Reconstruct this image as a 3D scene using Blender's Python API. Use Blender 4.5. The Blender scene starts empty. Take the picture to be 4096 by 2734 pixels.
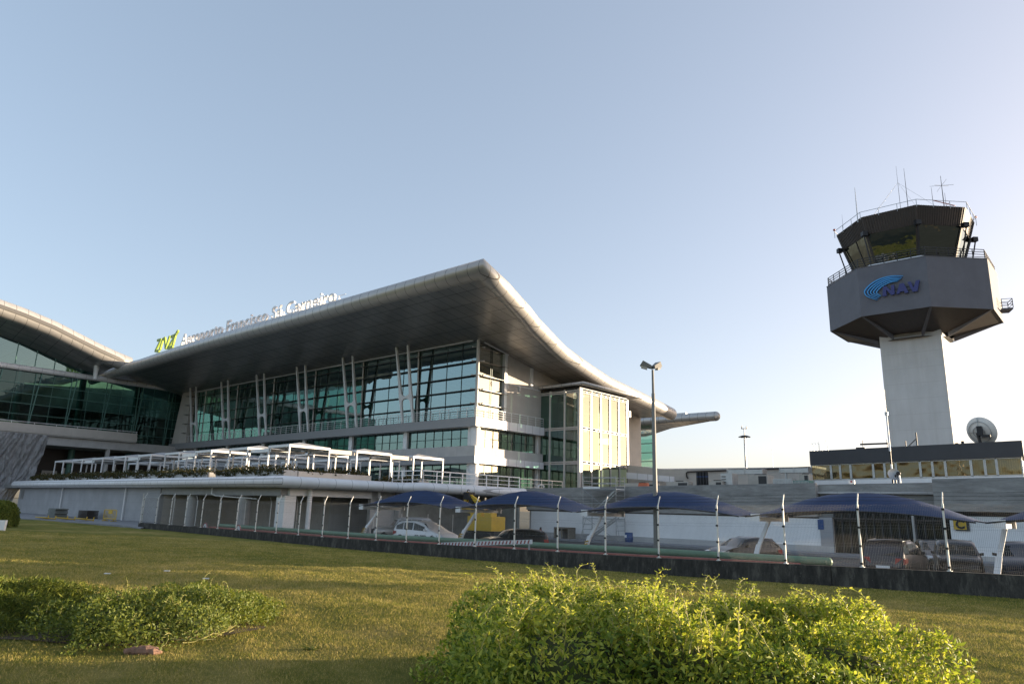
import bpy, bmesh, math, random
import numpy as np
from mathutils import Vector, Matrix
random.seed(7); rng = np.random.default_rng(11)
rad = math.radians
SC = bpy.context.scene; COL = SC.collection

# ------------------------------------------------------------------ camera
FPX, CX, CY, HE = 2838.3, 2048.0, 1367.0, 2.55
_p, _r, _ya = rad(13.296), rad(1.497), rad(41.286)
_cp, _sp, _cr, _sr = math.cos(_p), math.sin(_p), math.cos(_r), math.sin(_r)
FW = np.array([0, _cp, _sp]); _up = np.array([0, -_sp, _cp]); _rt = np.array([1., 0, 0])
RT = _cr * _rt + _sr * _up; UP = -_sr * _rt + _cr * _up
EYE = np.array([0, 0, HE])
cam = bpy.data.cameras.new('camera'); cam_o = bpy.data.objects.new('camera', cam); COL.objects.link(cam_o)
cam.sensor_width = 36; cam.lens = FPX / 4096 * 36; cam.clip_start = .1; cam.clip_end = 6000
M = Matrix(((RT[0], UP[0], -FW[0], 0), (RT[1], UP[1], -FW[1], 0), (RT[2], UP[2], -FW[2], HE), (0, 0, 0, 1)))
cam_o.matrix_world = M
SC.camera = cam_o
SC.render.resolution_x = 1024; SC.render.resolution_y = 683

# ------------------------------------------------------------------ sky and sun
SUN_AZ, SUN_EL = rad(78), rad(3.7)          # azimuth clockwise from +Y
world = bpy.data.worlds.new('World'); SC.world = world; world.use_nodes = True
wn = world.node_tree; wn.nodes.clear()
sky = wn.nodes.new('ShaderNodeTexSky'); sky.sky_type = 'NISHITA'; sky.sun_disc = False
sky.sun_elevation = SUN_EL; sky.sun_rotation = SUN_AZ
sky.altitude = 0; sky.air_density = .6; sky.dust_density = 2.2; sky.ozone_density = 2.2
bg = wn.nodes.new('ShaderNodeBackground'); bg.inputs[1].default_value = .15
wo = wn.nodes.new('ShaderNodeOutputWorld')
gm = wn.nodes.new('ShaderNodeGamma'); gm.inputs[1].default_value = .56; tn = wn.nodes.new('ShaderNodeMix'); tn.data_type = 'RGBA'; tn.blend_type = 'MULTIPLY'; tn.inputs[0].default_value = 1; tn.inputs[7].default_value = (1.43, 1.21, 1.08, 1)
wn.links.new(sky.outputs[0], gm.inputs[0]); wn.links.new(gm.outputs[0], tn.inputs[6]); wn.links.new(tn.outputs[2], bg.inputs[0]); wn.links.new(bg.outputs[0], wo.inputs[0])
sun = bpy.data.lights.new('sun', 'SUN'); sun.energy = 3.1; sun.angle = rad(.55); sun.color = (1, .80, .56)
sun_o = bpy.data.objects.new('sun', sun); COL.objects.link(sun_o)
sdir = Vector((math.sin(SUN_AZ) * math.cos(SUN_EL), math.cos(SUN_AZ) * math.cos(SUN_EL), math.sin(SUN_EL)))
sun_o.rotation_euler = sdir.to_track_quat('Z', 'Y').to_euler()
SC.view_settings.view_transform = 'Standard'; SC.view_settings.look = 'None'
SC.view_settings.exposure = 2.08; SC.view_settings.gamma = 1
SC.render.engine = 'CYCLES'
SC.cycles.max_bounces = 8; SC.cycles.transparent_max_bounces = 24; SC.cycles.glossy_bounces = 4; SC.cycles.diffuse_bounces = 3
SC.cycles.caustics_reflective = False; SC.cycles.caustics_refractive = False
SC.cycles.use_denoising = True

# ------------------------------------------------------------------ frames
# building frame: x along the long facade (towards the near right), y along the end facade, z up
DA = np.array([-math.cos(_ya), math.sin(_ya), 0]); DB = np.array([math.sin(_ya), math.cos(_ya), 0])
def ray(x, y): return RT * (x - CX) / FPX - UP * (y - CY) / FPX + FW
P0 = EYE + ray(1904.3, 1665.5) * 78; P0[2] = 0
BANG = -_ya
def WB(x, y, z=0): q = P0 - DA * x + DB * y; return np.array([q[0], q[1], z])
def toB(q): d = np.asarray(q) - P0; return np.array([-(d @ DA), d @ DB, q[2]])
def _hit(x, y, P, n): d = ray(x, y); return EYE + d * (((P - EYE) @ n) / (d @ n))
def by(px, py, v): return toB(_hit(px, py, P0 + DB * v, DB))      # photo point on the plane y=v of the building frame
def bx(px, py, xx): return toB(_hit(px, py, P0 - DA * xx, DA))    # ... on the plane x=xx
def gz(px, py, z): d = ray(px, py); return EYE + d * (z - HE) / d[2]
def gzb(px, py, z): return toB(gz(px, py, z))
def at(px, py, Y): d = ray(px, py); return EYE + d * (Y / d[1])

# ------------------------------------------------------------------ mesh helper
def V3(a): return np.array(a, float)
class MB:
    def __init__(s): s.v = []; s.f = []; s.sm = []; s.mi = []
    def add(s, vs, fs, smooth=False, mi=0):
        o = len(s.v); s.v += [tuple(map(float, p)) for p in vs]
        s.f += [tuple(i + o for i in f) for f in fs]; s.sm += [smooth] * len(fs); s.mi += [mi] * len(fs); return s
    def box(s, x0, y0, z0, x1, y1, z1):
        if x0 > x1: x0, x1 = x1, x0
        if y0 > y1: y0, y1 = y1, y0
        if z0 > z1: z0, z1 = z1, z0
        return s.add([(x0, y0, z0), (x1, y0, z0), (x1, y1, z0), (x0, y1, z0), (x0, y0, z1), (x1, y0, z1), (x1, y1, z1), (x0, y1, z1)],
              [(0, 3, 2, 1), (4, 5, 6, 7), (0, 1, 5, 4), (1, 2, 6, 5), (2, 3, 7, 6), (3, 0, 4, 7)])
    def hexa(s, lo, hi):       # two matching polygons, bottom and top
        n = len(lo); return s.add(list(lo) + list(hi), [tuple(range(n))[::-1], tuple(range(n, 2 * n))] + [(i, (i + 1) % n, n + (i + 1) % n, n + i) for i in range(n)])
    def prism(s, poly, z0, z1): return s.hexa([(p[0], p[1], z0) for p in poly], [(p[0], p[1], z1) for p in poly])
    def beam(s, a, b, w, h=None, up=(0, 0, 1)):
        h = h or w; a, b = V3(a), V3(b); d = b - a; d /= np.linalg.norm(d); u = V3(up)
        if abs(d @ u) > .97: u = V3((1, 0, 0)) if abs(d[0]) < .9 else V3((0, 1, 0))
        x = np.cross(d, u); x /= np.linalg.norm(x); y = np.cross(x, d)
        c = [(-w / 2, -h / 2), (w / 2, -h / 2), (w / 2, h / 2), (-w / 2, h / 2)]
        return s.hexa([a + x * p + y * q for p, q in c], [b + x * p + y * q for p, q in c])
    def tube(s, path, r, n=10, caps=True, smooth=True, closed=False):
        P = [V3(p) for p in path]; m = len(P)
        rs = r if hasattr(r, '__len__') else [r] * m
        T = []
        for i in range(m):
            a = P[i] - P[i - 1] if (i > 0 or closed) else P[1] - P[0]; b = P[(i + 1) % m] - P[i] if (i < m - 1 or closed) else P[-1] - P[-2]
            a = a / np.linalg.norm(a); b = b / np.linalg.norm(b); t = a + b; t /= np.linalg.norm(t); T.append((t, max(.3, t @ a)))
        u = V3((0, 0, 1)) if abs(T[0][0][2]) < .9 else V3((1, 0, 0))
        vs = []
        for i, (t, c) in enumerate(T):
            x = u - t * (u @ t); x /= np.linalg.norm(x); y = np.cross(t, x); u = x
            # stretch at mitres in the bend plane
            if 0 < i < m - 1:
                a = P[i] - P[i - 1]; a /= np.linalg.norm(a); e = a - t * (a @ t); le = np.linalg.norm(e)
                e = e / le if le > 1e-6 else None
            else: e = None
            for k in range(n):
                th = 2 * math.pi * k / n; o = (x * math.cos(th) + y * math.sin(th)) * rs[i]
                if e is not None: o = o + e * (o @ e) * (1 / c - 1)
                vs.append(P[i] + o)
        fs = [(i * n + k, i * n + (k + 1) % n, ((i + 1) % m) * n + (k + 1) % n, ((i + 1) % m) * n + k) for i in range(m if closed else m - 1) for k in range(n)]
        s.add(vs, fs, smooth)
        if caps and not closed: s.add(vs[:n], [tuple(range(n))[::-1]]); s.add(vs[-n:], [tuple(range(n))])
        return s
    def cyl(s, c, r, h, n=16, r2=None, axis=(0, 0, 1)):
        a = V3(c); b = a + V3(axis) * h; return s.tube([a, b], [r, r if r2 is None else r2], n)
    def sphere(s, c, r, n=12, m=8, sc=(1, 1, 1)):
        vs = []; fs = []
        for i in range(m + 1):
            ph = math.pi * i / m
            for k in range(n):
                th = 2 * math.pi * k / n; vs.append((c[0] + r * sc[0] * math.sin(ph) * math.cos(th), c[1] + r * sc[1] * math.sin(ph) * math.sin(th), c[2] + r * sc[2] * math.cos(ph)))
        fs = [(i * n + k, (i + 1) * n + k, (i + 1) * n + (k + 1) % n, i * n + (k + 1) % n) for i in range(m) for k in range(n)]
        return s.add(vs, fs, True)
    def grid(s, pts, smooth=True):     # pts[i][j]
        m, n = len(pts), len(pts[0]); return s.add([p for r in pts for p in r], [(i * n + j, i * n + j + 1, (i + 1) * n + j + 1, (i + 1) * n + j) for i in range(m - 1) for j in range(n - 1)], smooth)
    def plate(s, pts, th, smooth=False): # polygon in any plane, extruded by its normal
        P = [V3(p) for p in pts]; nrm = sum(np.cross(P[i], P[(i + 1) % len(P)]) for i in range(len(P))); nrm /= np.linalg.norm(nrm)
        return s.hexa([p - nrm * th / 2 for p in P], [p + nrm * th / 2 for p in P])
    def xf(s, fn): s.v = [tuple(fn(p)) for p in s.v]; return s
    def mesh(s, name, mats, base=(0, 0, 0)):
        me = bpy.data.meshes.new(name); b = base
        me.from_pydata([(p[0] - b[0], p[1] - b[1], p[2] - b[2]) for p in s.v], [], s.f)
        me.polygons.foreach_set('use_smooth', s.sm)
        for m_ in (mats if isinstance(mats, (list, tuple)) else [mats]): me.materials.append(m_)
        if any(s.mi): me.polygons.foreach_set('material_index', s.mi)
        me.update(); return me

def tagp(o, label=None, cat=None, group=None, kind=None):
    if label: o['label'] = label
    if cat: o['category'] = cat
    if group: o['group'] = group
    if kind: o['kind'] = kind
    return o
class Thing:
    """an Empty at the thing's base; parts given in frame coordinates ('b' = building frame, 'w' = world, or own placing)"""
    def __init__(s, name, label, cat, base=(0, 0, 0), frame='w', rot=None, group=None):
        s.base = base; o = bpy.data.objects.new(name, None); COL.objects.link(o); s.o = o; o.empty_display_size = .3
        if frame == 'b': o.location = WB(*base); o.rotation_euler = (0, 0, BANG)
        else: o.location = base; o.rotation_euler = (0, 0, rot or 0)
        s.off = base if rot is None else (0, 0, 0)
        tagp(o, label, cat, group)
    def part(s, name, mb, mat, parent=None, label=None, kind=None):
        o = bpy.data.objects.new(name, mb.mesh(name, mat, s.off)); COL.objects.link(o); o.parent = parent or s.o
        tagp(o, label=label, kind=kind); return o
def single(name, mb, mat, label, cat, base=(0, 0, 0), frame='w', group=None, kind=None):
    o = bpy.data.objects.new(name, mb.mesh(name, mat, base)); COL.objects.link(o)
    if frame == 'b': o.location = WB(*base); o.rotation_euler = (0, 0, BANG)
    else: o.location = base
    return tagp(o, label, cat, group, kind)
def dup(root, loc, rotz=None, label=None, group=None, scale=None):
    r = root.copy(); COL.objects.link(r); r.location = loc
    if rotz is not None: r.rotation_euler = (0, 0, rotz)
    if scale: r.scale = scale
    if label: r['label'] = label
    if group: r['group'] = group
    for ch in list(root.children):
        c = ch.copy(); COL.objects.link(c); c.parent = r
        for g in ch.children:
            d = g.copy(); COL.objects.link(d); d.parent = c
    return r
ORD = 'first second third fourth fifth sixth seventh eighth ninth tenth eleventh twelfth'.split()

# ------------------------------------------------------------------ materials
class N:
    def __init__(s, name):
        s.m = bpy.data.materials.new(name); s.m.use_nodes = True; s.t = s.m.node_tree; s.t.nodes.clear()
        s.out = s.n('ShaderNodeOutputMaterial'); s.tc = s.n('ShaderNodeTexCoord')
    def n(s, t, **k):
        x = s.t.nodes.new(t)
        for a, b in k.items(): setattr(x, a, b)
        return x
    def l(s, a, b): s.t.links.new(a, b)
    def mapped(s, sc=(1, 1, 1), rot=(0, 0, 0)):
        m = s.n('ShaderNodeMapping'); m.inputs['Scale'].default_value = sc; m.inputs['Rotation'].default_value = rot
        s.l(s.tc.outputs['Object'], m.inputs[0]); return m.outputs[0]
    def noise(s, scale, detail=5, rough=.6, vec=None, dist=0):
        x = s.n('ShaderNodeTexNoise'); x.inputs['Scale'].default_value = scale; x.inputs['Detail'].default_value = detail
        x.inputs['Roughness'].default_value = rough; x.inputs['Distortion'].default_value = dist
        s.l(vec or s.tc.outputs['Object'], x.inputs['Vector']); return x.outputs[0]
    def ramp(s, fac, stops):
        r = s.n('ShaderNodeValToRGB'); e = r.color_ramp.elements
        while len(e) < len(stops): e.new(.5)
        for i, (p, c) in enumerate(stops): e[i].position = p; e[i].color = (*c, 1) if len(c) == 3 else c
        s.l(fac, r.inputs[0]); return r.outputs[0]
    def mix(s, fac, a, b, mode='MIX'):
        x = s.n('ShaderNodeMix', data_type='RGBA', blend_type=mode); 
        for i, q in ((0, fac), (6, a), (7, b)):
            if hasattr(q, 'is_output') or isinstance(q, bpy.types.NodeSocket): s.l(q, x.inputs[i])
            else: x.inputs[i].default_value = q if i == 0 else (*q, 1)
        return x.outputs[2]
    def math(s, op, a, b=0):
        x = s.n('ShaderNodeMath', operation=op)
        for i, q in enumerate((a, b)):
            if isinstance(q, bpy.types.NodeSocket): s.l(q, x.inputs[i])
            else: x.inputs[i].default_value = q
        return x.outputs[0]
    def seams(s, px=None, py=None, pz=None, w=.012, off=(0, 0, 0)):   # 1 on seam lines every px / py / pz metres
        sp = s.n('ShaderNodeSeparateXYZ'); s.l(s.tc.outputs['Object'], sp.inputs[0]); r = None
        for i, p in enumerate((px, py, pz)):
            if not p: continue
            f = s.math('FRACT', s.math('DIVIDE', s.math('ADD', sp.outputs[i], 1000 * p + off[i]), p)); c = s.math('LESS_THAN', f, w / p)
            r = c if r is None else s.math('MAXIMUM', r, c)
        return r
    def bsdf(s, col, rough=.6, metal=0, bump=None, bstr=.3, bdist=.02, spec=.5, **kw):
        b = s.n('ShaderNodeBsdfPrincipled')
        for nm, q in (('Base Color', col), ('Roughness', rough), ('Metallic', metal), ('Specular IOR Level', spec)):
            if isinstance(q, bpy.types.NodeSocket): s.l(q, b.inputs[nm])
            else: b.inputs[nm].default_value = (*q, 1) if nm == 'Base Color' else q
        for k, q in kw.items(): b.inputs[k.replace('_', ' ')].default_value = q
        if bump is not None:
            bp = s.n('ShaderNodeBump'); bp.inputs['Strength'].default_value = bstr; bp.inputs['Distance'].default_value = bdist
            s.l(bump, bp.inputs['Height']); s.l(bp.outputs[0], b.inputs['Normal'])
        s.l(b.outputs[0], s.out.inputs[0]); s.b = b; return s.m
def simple(name, c, rough=.6, metal=0, var=.12, scale=2.5, bump=0, stretch=(1, 1, 1), spec=.5):
    k = N(name); f = k.noise(scale, 6, .65, k.mapped(stretch))
    c1 = tuple(min(1, q * (1 - var)) for q in c); c2 = tuple(min(1, q * (1 + var)) for q in c)
    col = k.ramp(f, [(.3, c1), (.7, c2)])
    return k.bsdf(col, rough, metal, k.noise(scale * 12, 4) if bump else None, bump, .02, spec)
def panelmat(name, c, px=None, py=None, pz=None, rough=.5, metal=0, w=.02, seam=.35, var=.06, off=(0, 0, 0), scale=.8, rvar=.1):
    k = N(name); f = k.noise(scale, 5); s_ = k.seams(px, py, pz, w, off)
    col = k.ramp(f, [(.3, tuple(q * (1 - var) for q in c)), (.7, tuple(min(1, q * (1 + var)) for q in c))])
    col = k.mix(s_, col, tuple(q * seam for q in c))
    rr = k.math('ADD', k.math('MULTIPLY', k.noise(scale * 2, 3), rvar), rough - rvar / 2)
    return k.bsdf(col, rr, metal)
def glassmat(name, tint, refl=.25, gl=(.8, .95, .92), rough=.02, wav=0.02):
    k = N(name); tr = k.n('ShaderNodeBsdfTransparent'); tr.inputs[0].default_value = (*tint, 1)
    g = k.n('ShaderNodeBsdfGlossy'); g.inputs[0].default_value = (*gl, 1); g.inputs[1].default_value = rough
    lw = k.n('ShaderNodeFresnel'); lw.inputs[0].default_value = 1.5
    bp = k.n('ShaderNodeBump'); bp.inputs['Strength'].default_value = wav; bp.inputs['Distance'].default_value = .2
    k.l(k.noise(.55, 2), bp.inputs['Height']); k.l(bp.outputs[0], g.inputs['Normal'])
    fac = k.math('MINIMUM', k.math('ADD', k.math('MULTIPLY', lw.outputs[0], 1.3), refl), .97)
    mx = k.n('ShaderNodeMixShader'); k.l(fac, mx.inputs[0]); k.l(tr.outputs[0], mx.inputs[1]); k.l(g.outputs[0], mx.inputs[2]); k.l(mx.outputs[0], k.out.inputs[0])
    return k.m

MT = {}
MT['white'] = simple('white_paint', (.80, .80, .80), .45, var=.05, scale=1.2)
MT['white_dirty'] = simple('weathered_white', (.86, .86, .85), .55, var=.06, scale=.8)
MT['fascia'] = panelmat('white_fascia_panels', (.78, .78, .80), 1.45, 1.40, None, .4, 0, .05, .4, .05)
MT['metalroof'] = panelmat('aluminium_edge_cladding', (.52, .50, .475), 1.45, 1.6, None, .40, .45, .06, .3, .06)
MT['pipe'] = panelmat('white_rounded_edge_cladding', (.78, .78, .79), 1.45, 1.6, None, .38, 0, .04, .45, .06)
MT['soffit'] = None
k = N('aluminium_soffit_panels'); s_ = k.seams(1.45, 2.36, None, .06); f = k.noise(.35, 6, .7)
col = k.ramp(f, [(.35, (.36, .355, .35)), (.7, (.47, .46, .445))]); col = k.mix(s_, col, (.05, .05, .05))
rr = k.ramp(k.noise(.5, 5, .7), [(.35, (.28,) * 3), (.7, (.46,) * 3)])
MT['soffit'] = k.bsdf(col, rr, .7)
k = N('roof_top_cladding'); MT['rooftop'] = k.bsdf(k.mix(k.seams(1.45, None, None, .06), (.42, .42, .42), (.25, .25, .25)), .5, .5)
k = N('board_marked_concrete'); v_ = k.mapped((.5, .5, 2.6)); f = k.noise(1.0, 9, .72, v_, .4); g2 = k.noise(.5, 4, .6)
col = k.ramp(f, [(.32, (.17, .165, .155)), (.5, (.29, .283, .268)), (.68, (.42, .41, .385))]); col = k.mix(k.ramp(g2, [(.35, (.0,) * 3), (.75, (.55,) * 3)]), col, (.30, .295, .28))
MT['concrete'] = k.bsdf(col, .85, 0, f, .5, .05)
MT['wallgrey'] = panelmat('grey_plaster_wall', (.38, .38, .39), 3.1, None, .78, .8, 0, .015, .75, .13, scale=.6)
MT['beige'] = panelmat('beige_rendered_wall', (.56, .52, .47), 2.4, 2.4, 1.2, .8, 0, .014, .8, .07)
MT['precast'] = panelmat('precast_cladding', (.50, .49, .475), 2.9, 2.9, None, .75, 0, .02, .6, .1)
MT['beam'] = simple('grey_concrete_beam', (.36, .355, .345), .8, var=.12)
MT['interior'] = simple('dim_interior_finish', (.27, .28, .26), .7, var=.5, scale=.35)
MT['interior_light'] = simple('light_interior_finish', (.42, .42, .37), .7, var=.25, scale=.4)
MT['floorslab'] = simple('concrete_floor_slab', (.3, .3, .29), .6, var=.1)
MT['dark'] = simple('dark_shadow_gap_metal', (.03, .03, .03), .5, var=.2)
MT['louvre'] = simple('anodised_louvre_blade', (.16, .155, .15), .35, .6, var=.1)
MT['mullion'] = simple('white_mullion', (.62, .60, .57), .45, var=.05)
MT['mulgreen'] = simple('green_glazing_frame', (.10, .22, .19), .4, .2, var=.1)
MT['greendark'] = simple('dark_glazing_frame', (.03, .05, .045), .4, .2)
MT['glass'] = glassmat('green_tinted_glass', (.17, .38, .31), .24, (.72, .93, .92), .012)
MT['glass_dark'] = glassmat('dark_green_tinted_glass', (.09, .22, .18), .02, (.6, .85, .82), .02)
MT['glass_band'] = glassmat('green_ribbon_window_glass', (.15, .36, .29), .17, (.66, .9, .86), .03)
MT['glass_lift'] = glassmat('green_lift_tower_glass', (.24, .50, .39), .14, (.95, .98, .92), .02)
MT['glass_lift_end'] = glassmat('sunlit_lift_tower_glass', (.5, .72, .58), .20, (.66, .68, .57), .0)  # paler copy of the lift glass, sunlit end put into its tint
MT['glass_end'] = glassmat('sun_glare_end_glass', (.2, .42, .32), .40, (.80, .80, .68), .0)  # low-sun glare put into the warm gloss colour and raised reflectivity
MT['steel'] = simple('galvanised_steel', (.42, .43, .43), .4, .7, var=.12)
MT['wire'] = simple('galvanised_mesh_wire', (.25, .25, .24), .55, .1, var=.1)
MT['fencepost'] = simple('off_white_fence_post_paint', (.74, .73, .68), .5, var=.10, scale=6)
MT['blackmetal'] = simple('black_metal', (.025, .025, .027), .45, .4)
MT['rubber'] = simple('black_rubber', (.02, .02, .02), .8)
MT['yellow'] = simple('yellow_paint', (.62, .40, .03), .45, var=.1)
MT['orange'] = simple('orange_plastic', (.55, .13, .05), .5)
MT['red'] = simple('red_plastic', (.35, .02, .02), .35)
MT['redwhite'] = simple('dull_red_paint', (.35, .06, .05), .5)
MT['blue'] = simple('blue_plastic', (.02, .07, .22), .45)
MT['navblue'] = simple('sky_blue_acrylic', (.06, .34, .72), .4, var=.03)
MT['navy'] = simple('navy_blue_acrylic', (.03, .035, .17), .4, var=.05)
MT['limesign'] = simple('lime_green_sign_face', (.40, .52, .09), .45, var=.04)
MT['limeedge'] = simple('pale_lime_sign_edge', (.62, .72, .22), .5, var=.04)
MT['dishwhite'] = simple('pale_dish_paint', (.80, .76, .70), .5, var=.05)
MT['letter'] = simple('white_letter_acrylic', (.90, .88, .88), .5, var=.02)
k = N('pale_grey_tower_shaft'); st = k.ramp(k.noise(1.0, 7, .7, k.mapped((1.3, 1.3, .10))), [(.40, (0,) * 3), (.72, (1,) * 3)])
col = k.ramp(k.noise(.35, 5), [(.3, (.56, .57, .57)), (.7, (.65, .66, .66))]); col = k.mix(k.math('MULTIPLY', st, .35), col, (.42, .42, .40)); col = k.mix(k.seams(None, None, 1.85, .03), col, (.46, .46, .45)); MT['towerwhite'] = k.bsdf(col, .75)
k = N('mid_grey_painted_concrete'); st = k.ramp(k.noise(1.3, 7, .7, k.mapped((1.2, 1.2, .15))), [(.42, (0,) * 3), (.75, (1,) * 3)])
col = k.ramp(k.noise(.5, 6, .7), [(.3, (.125, .13, .15)), (.7, (.16, .165, .19))]); col = k.mix(k.math('MULTIPLY', st, .4), col, (.13, .13, .145)); MT['towergrey'] = k.bsdf(col, .75)
k = N('ribbed_dark_cladding'); v_ = k.seams(.28, None, None, .07)
MT['cabclad'] = None
MT['darkfascia'] = panelmat('charcoal_fascia_cladding', (.045, .047, .052), 4.8, None, None, .6, 0, .02, .7, .12)
MT['bronze'] = simple('dark_brown_cladding', (.055, .045, .04), .5, .2)
MT['asphalt'] = simple('asphalt', (.06, .06, .06), .85, var=.25, scale=4, bump=.3)
MT['paving'] = simple('pale_concrete_paving', (.25, .25, .26), .8, var=.15, scale=1.5)
MT['greenpipe'] = simple('green_coated_pipe', (.13, .22, .135), .5, var=.15)
MT['redmesh'] = simple('red_clay_kerb', (.30, .10, .07), .8, var=.3, scale=6)
MT['timber'] = simple('weathered_timber', (.22, .19, .15), .8, var=.3, scale=5, stretch=(1, 1, 8))
MT['cardboard'] = simple('pale_beige_unit_paint', (.42, .39, .34), .6, var=.12)
MT['stone'] = simple('reddish_stone', (.25, .14, .09), .85, var=.3, scale=8, bump=.4)
MT['plasticwhite'] = simple('satin_white_lamp_head', (.20, .195, .18), .5)
k = N('stained_black_concrete'); v_ = k.mapped((1.6, 1.6, .5)); f = k.noise(2.4, 9, .75, v_, .1); sp_ = k.noise(14, 3, .6); st = k.ramp(k.noise(.9, 6, .7, k.mapped((1, 1, .5))), [(.56, (0,) * 3), (.72, (1,) * 3)])
col = k.ramp(f, [(.34, (.018, .017, .015)), (.52, (.046, .042, .037)), (.68, (.13, .12, .10))]); col = k.mix(k.math('MULTIPLY', st, .55), col, (.12, .11, .09))
col = k.mix(k.ramp(sp_, [(.70, (0,) * 3), (.74, (.7,) * 3)]), col, (.30, .30, .27))
MT['stained'] = k.bsdf(col, .9, 0, f, .6, .04)
k = N('navy_canopy_fabric'); f = k.noise(1.2, 4); 
d = k.n('ShaderNodeBsdfPrincipled'); d.inputs['Roughness'].default_value = .6; k.l(k.ramp(f, [(.3, (.014, .032, .088)), (.7, (.020, .042, .108))]), d.inputs['Base Color'])
d.inputs['Specular IOR Level'].default_value = .3
sp_ = k.n('ShaderNodeBump'); sp_.inputs['Strength'].default_value = .25; sp_.inputs['Distance'].default_value = .03; k.l(k.seams(None, None, .22, .02), sp_.inputs['Height']); k.l(sp_.outputs[0], d.inputs['Normal'])
k.l(d.outputs[0], k.out.inputs[0]); MT['canopy'] = k.m
k = N('pale_translucent_canopy'); d = k.n('ShaderNodeBsdfDiffuse'); d.inputs[0].default_value = (.6, .6, .6, 1); t_ = k.n('ShaderNodeBsdfTranslucent'); t_.inputs[0].default_value = (.6, .6, .6, 1)
mx = k.n('ShaderNodeMixShader'); mx.inputs[0].default_value = .25; k.l(d.outputs[0], mx.inputs[1]); k.l(t_.outputs[0], mx.inputs[2]); k.l(mx.outputs[0], k.out.inputs[0]); MT['pergroof'] = k.m
k = N('grey_plastic_sheeting'); f = k.noise(1.4, 8, .7, k.mapped((1.2, 1.2, .6)), 1.2)
d = k.n('ShaderNodeBsdfPrincipled'); d.inputs['Roughness'].default_value = .3; k.l(k.ramp(f, [(.3, (.20, .205, .21)), (.7, (.44, .44, .45))]), d.inputs['Base Color']); d.inputs['Alpha'].default_value = .93
b_ = k.n('ShaderNodeBump'); b_.inputs['Strength'].default_value = .8; b_.inputs['Distance'].default_value = .25; k.l(k.noise(1.6, 7, .6, k.mapped((1.6, 1.6, .45)), 2.0), b_.inputs['Height']); k.l(b_.outputs[0], d.inputs['Normal'])
k.l(d.outputs[0], k.out.inputs[0]); MT['sheet'] = k.m
def paint(name, c, metal=.2): 
    k = N(name); return k.bsdf(c, .28, metal, Coat_Weight=.22, Coat_Roughness=.05)
MT['carwhite'] = paint('white_car_paint', (.84, .84, .84), 0); MT['carsilver'] = paint('silver_car_paint', (.42, .41, .39), .6)
MT['carblack'] = paint('black_car_paint', (.012, .012, .014)); MT['carnavy'] = paint('dark_navy_car_paint', (.012, .016, .030)); MT['cargrey'] = paint('dark_grey_car_paint', (.03, .03, .032))
k = N('car_window_glass'); MT['carglass'] = k.bsdf((.010, .013, .012), .06, 0, spec=.4)
k = N('clear_lamp_lens'); MT['lens'] = k.bsdf((.6, .6, .6), .1, .3)
k = N('glazed_window_panes'); MT['winpane'] = None

def leafmat(name, stops, scale=1.1, trans=.35, spec=.3):
    k = N(name); g = k.n('ShaderNodeNewGeometry'); rv = g.outputs['Random Per Island']
    f = k.math('ADD', k.math('MULTIPLY', rv, .6), k.math('MULTIPLY', k.noise(scale, 3), .4))
    c = k.ramp(f, stops); d = k.n('ShaderNodeBsdfPrincipled'); d.inputs['Roughness'].default_value = .5; d.inputs['Specular IOR Level'].default_value = spec; k.l(c, d.inputs['Base Color'])
    t_ = k.n('ShaderNodeBsdfTranslucent'); k.l(k.mix(1.0, c, (1.35, 1.25, .6), 'MULTIPLY'), t_.inputs[0])
    mx = k.n('ShaderNodeMixShader'); mx.inputs[0].default_value = trans; k.l(d.outputs[0], mx.inputs[1]); k.l(t_.outputs[0], mx.inputs[2]); k.l(mx.outputs[0], k.out.inputs[0]); return k.m
MT['leaf'] = leafmat('honeysuckle_leaf', [(.12, (.05, .10, .018)), (.4, (.16, .24, .035)), (.75, (.48, .52, .10))], trans=.42)
MT['leaftip'] = leafmat('sunlit_honeysuckle_leaf', [(.1, (.17, .25, .04)), (.5, (.38, .43, .085)), (.9, (.58, .57, .19))], trans=.5)  # sunlight on the shoot tips put into this yellower leaf colour
MT['leafcore'] = simple('dark_bush_core', (.045, .055, .016), .9, var=.3)  # dark brown-green of the filler mound inside each bush
MT['leaf2'] = leafmat('hedge_leaf', [(.15, (.08, .12, .025)), (.5, (.15, .19, .035)), (.85, (.26, .28, .06))])
MT['juniper'] = leafmat('juniper_needles', [(.2, (.06, .10, .02)), (.5, (.14, .18, .03)), (.85, (.30, .32, .06))], 2, .25)
MT['planterleaf'] = leafmat('planter_shrub_leaf', [(.2, (.03, .04, .012)), (.5, (.06, .06, .02)), (.85, (.13, .09, .03))], 2, .2)
MT['stem'] = simple('green_brown_stem', (.38, .34, .12), .7)
k = N('grass_blades'); g = k.n('ShaderNodeNewGeometry'); big = k.noise(.16, 4, .6); mid = k.noise(1.3, 4, .65, k.mapped((1, 1, 1)))
f = k.math('ADD', k.math('MULTIPLY', g.outputs['Random Per Island'], .35), k.math('ADD', k.math('MULTIPLY', big, .35), k.math('MULTIPLY', mid, .3)))
c = k.ramp(f, [(.33, (.17, .19, .038)), (.5, (.35, .315, .075)), (.64, (.62, .48, .18))])
d = k.n('ShaderNodeBsdfDiffuse'); k.l(c, d.inputs[0]); t_ = k.n('ShaderNodeBsdfTranslucent'); k.l(c, t_.inputs[0]); mx = k.n('ShaderNodeMixShader'); mx.inputs[0].default_value = .3
k.l(d.outputs[0], mx.inputs[1]); k.l(t_.outputs[0], mx.inputs[2]); k.l(mx.outputs[0], k.out.inputs[0]); MT['blade'] = k.m
k = N('mown_lawn'); big = k.noise(.16, 4, .6); mid = k.noise(1.3, 5, .7); fine = k.noise(26, 6, .75)
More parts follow.
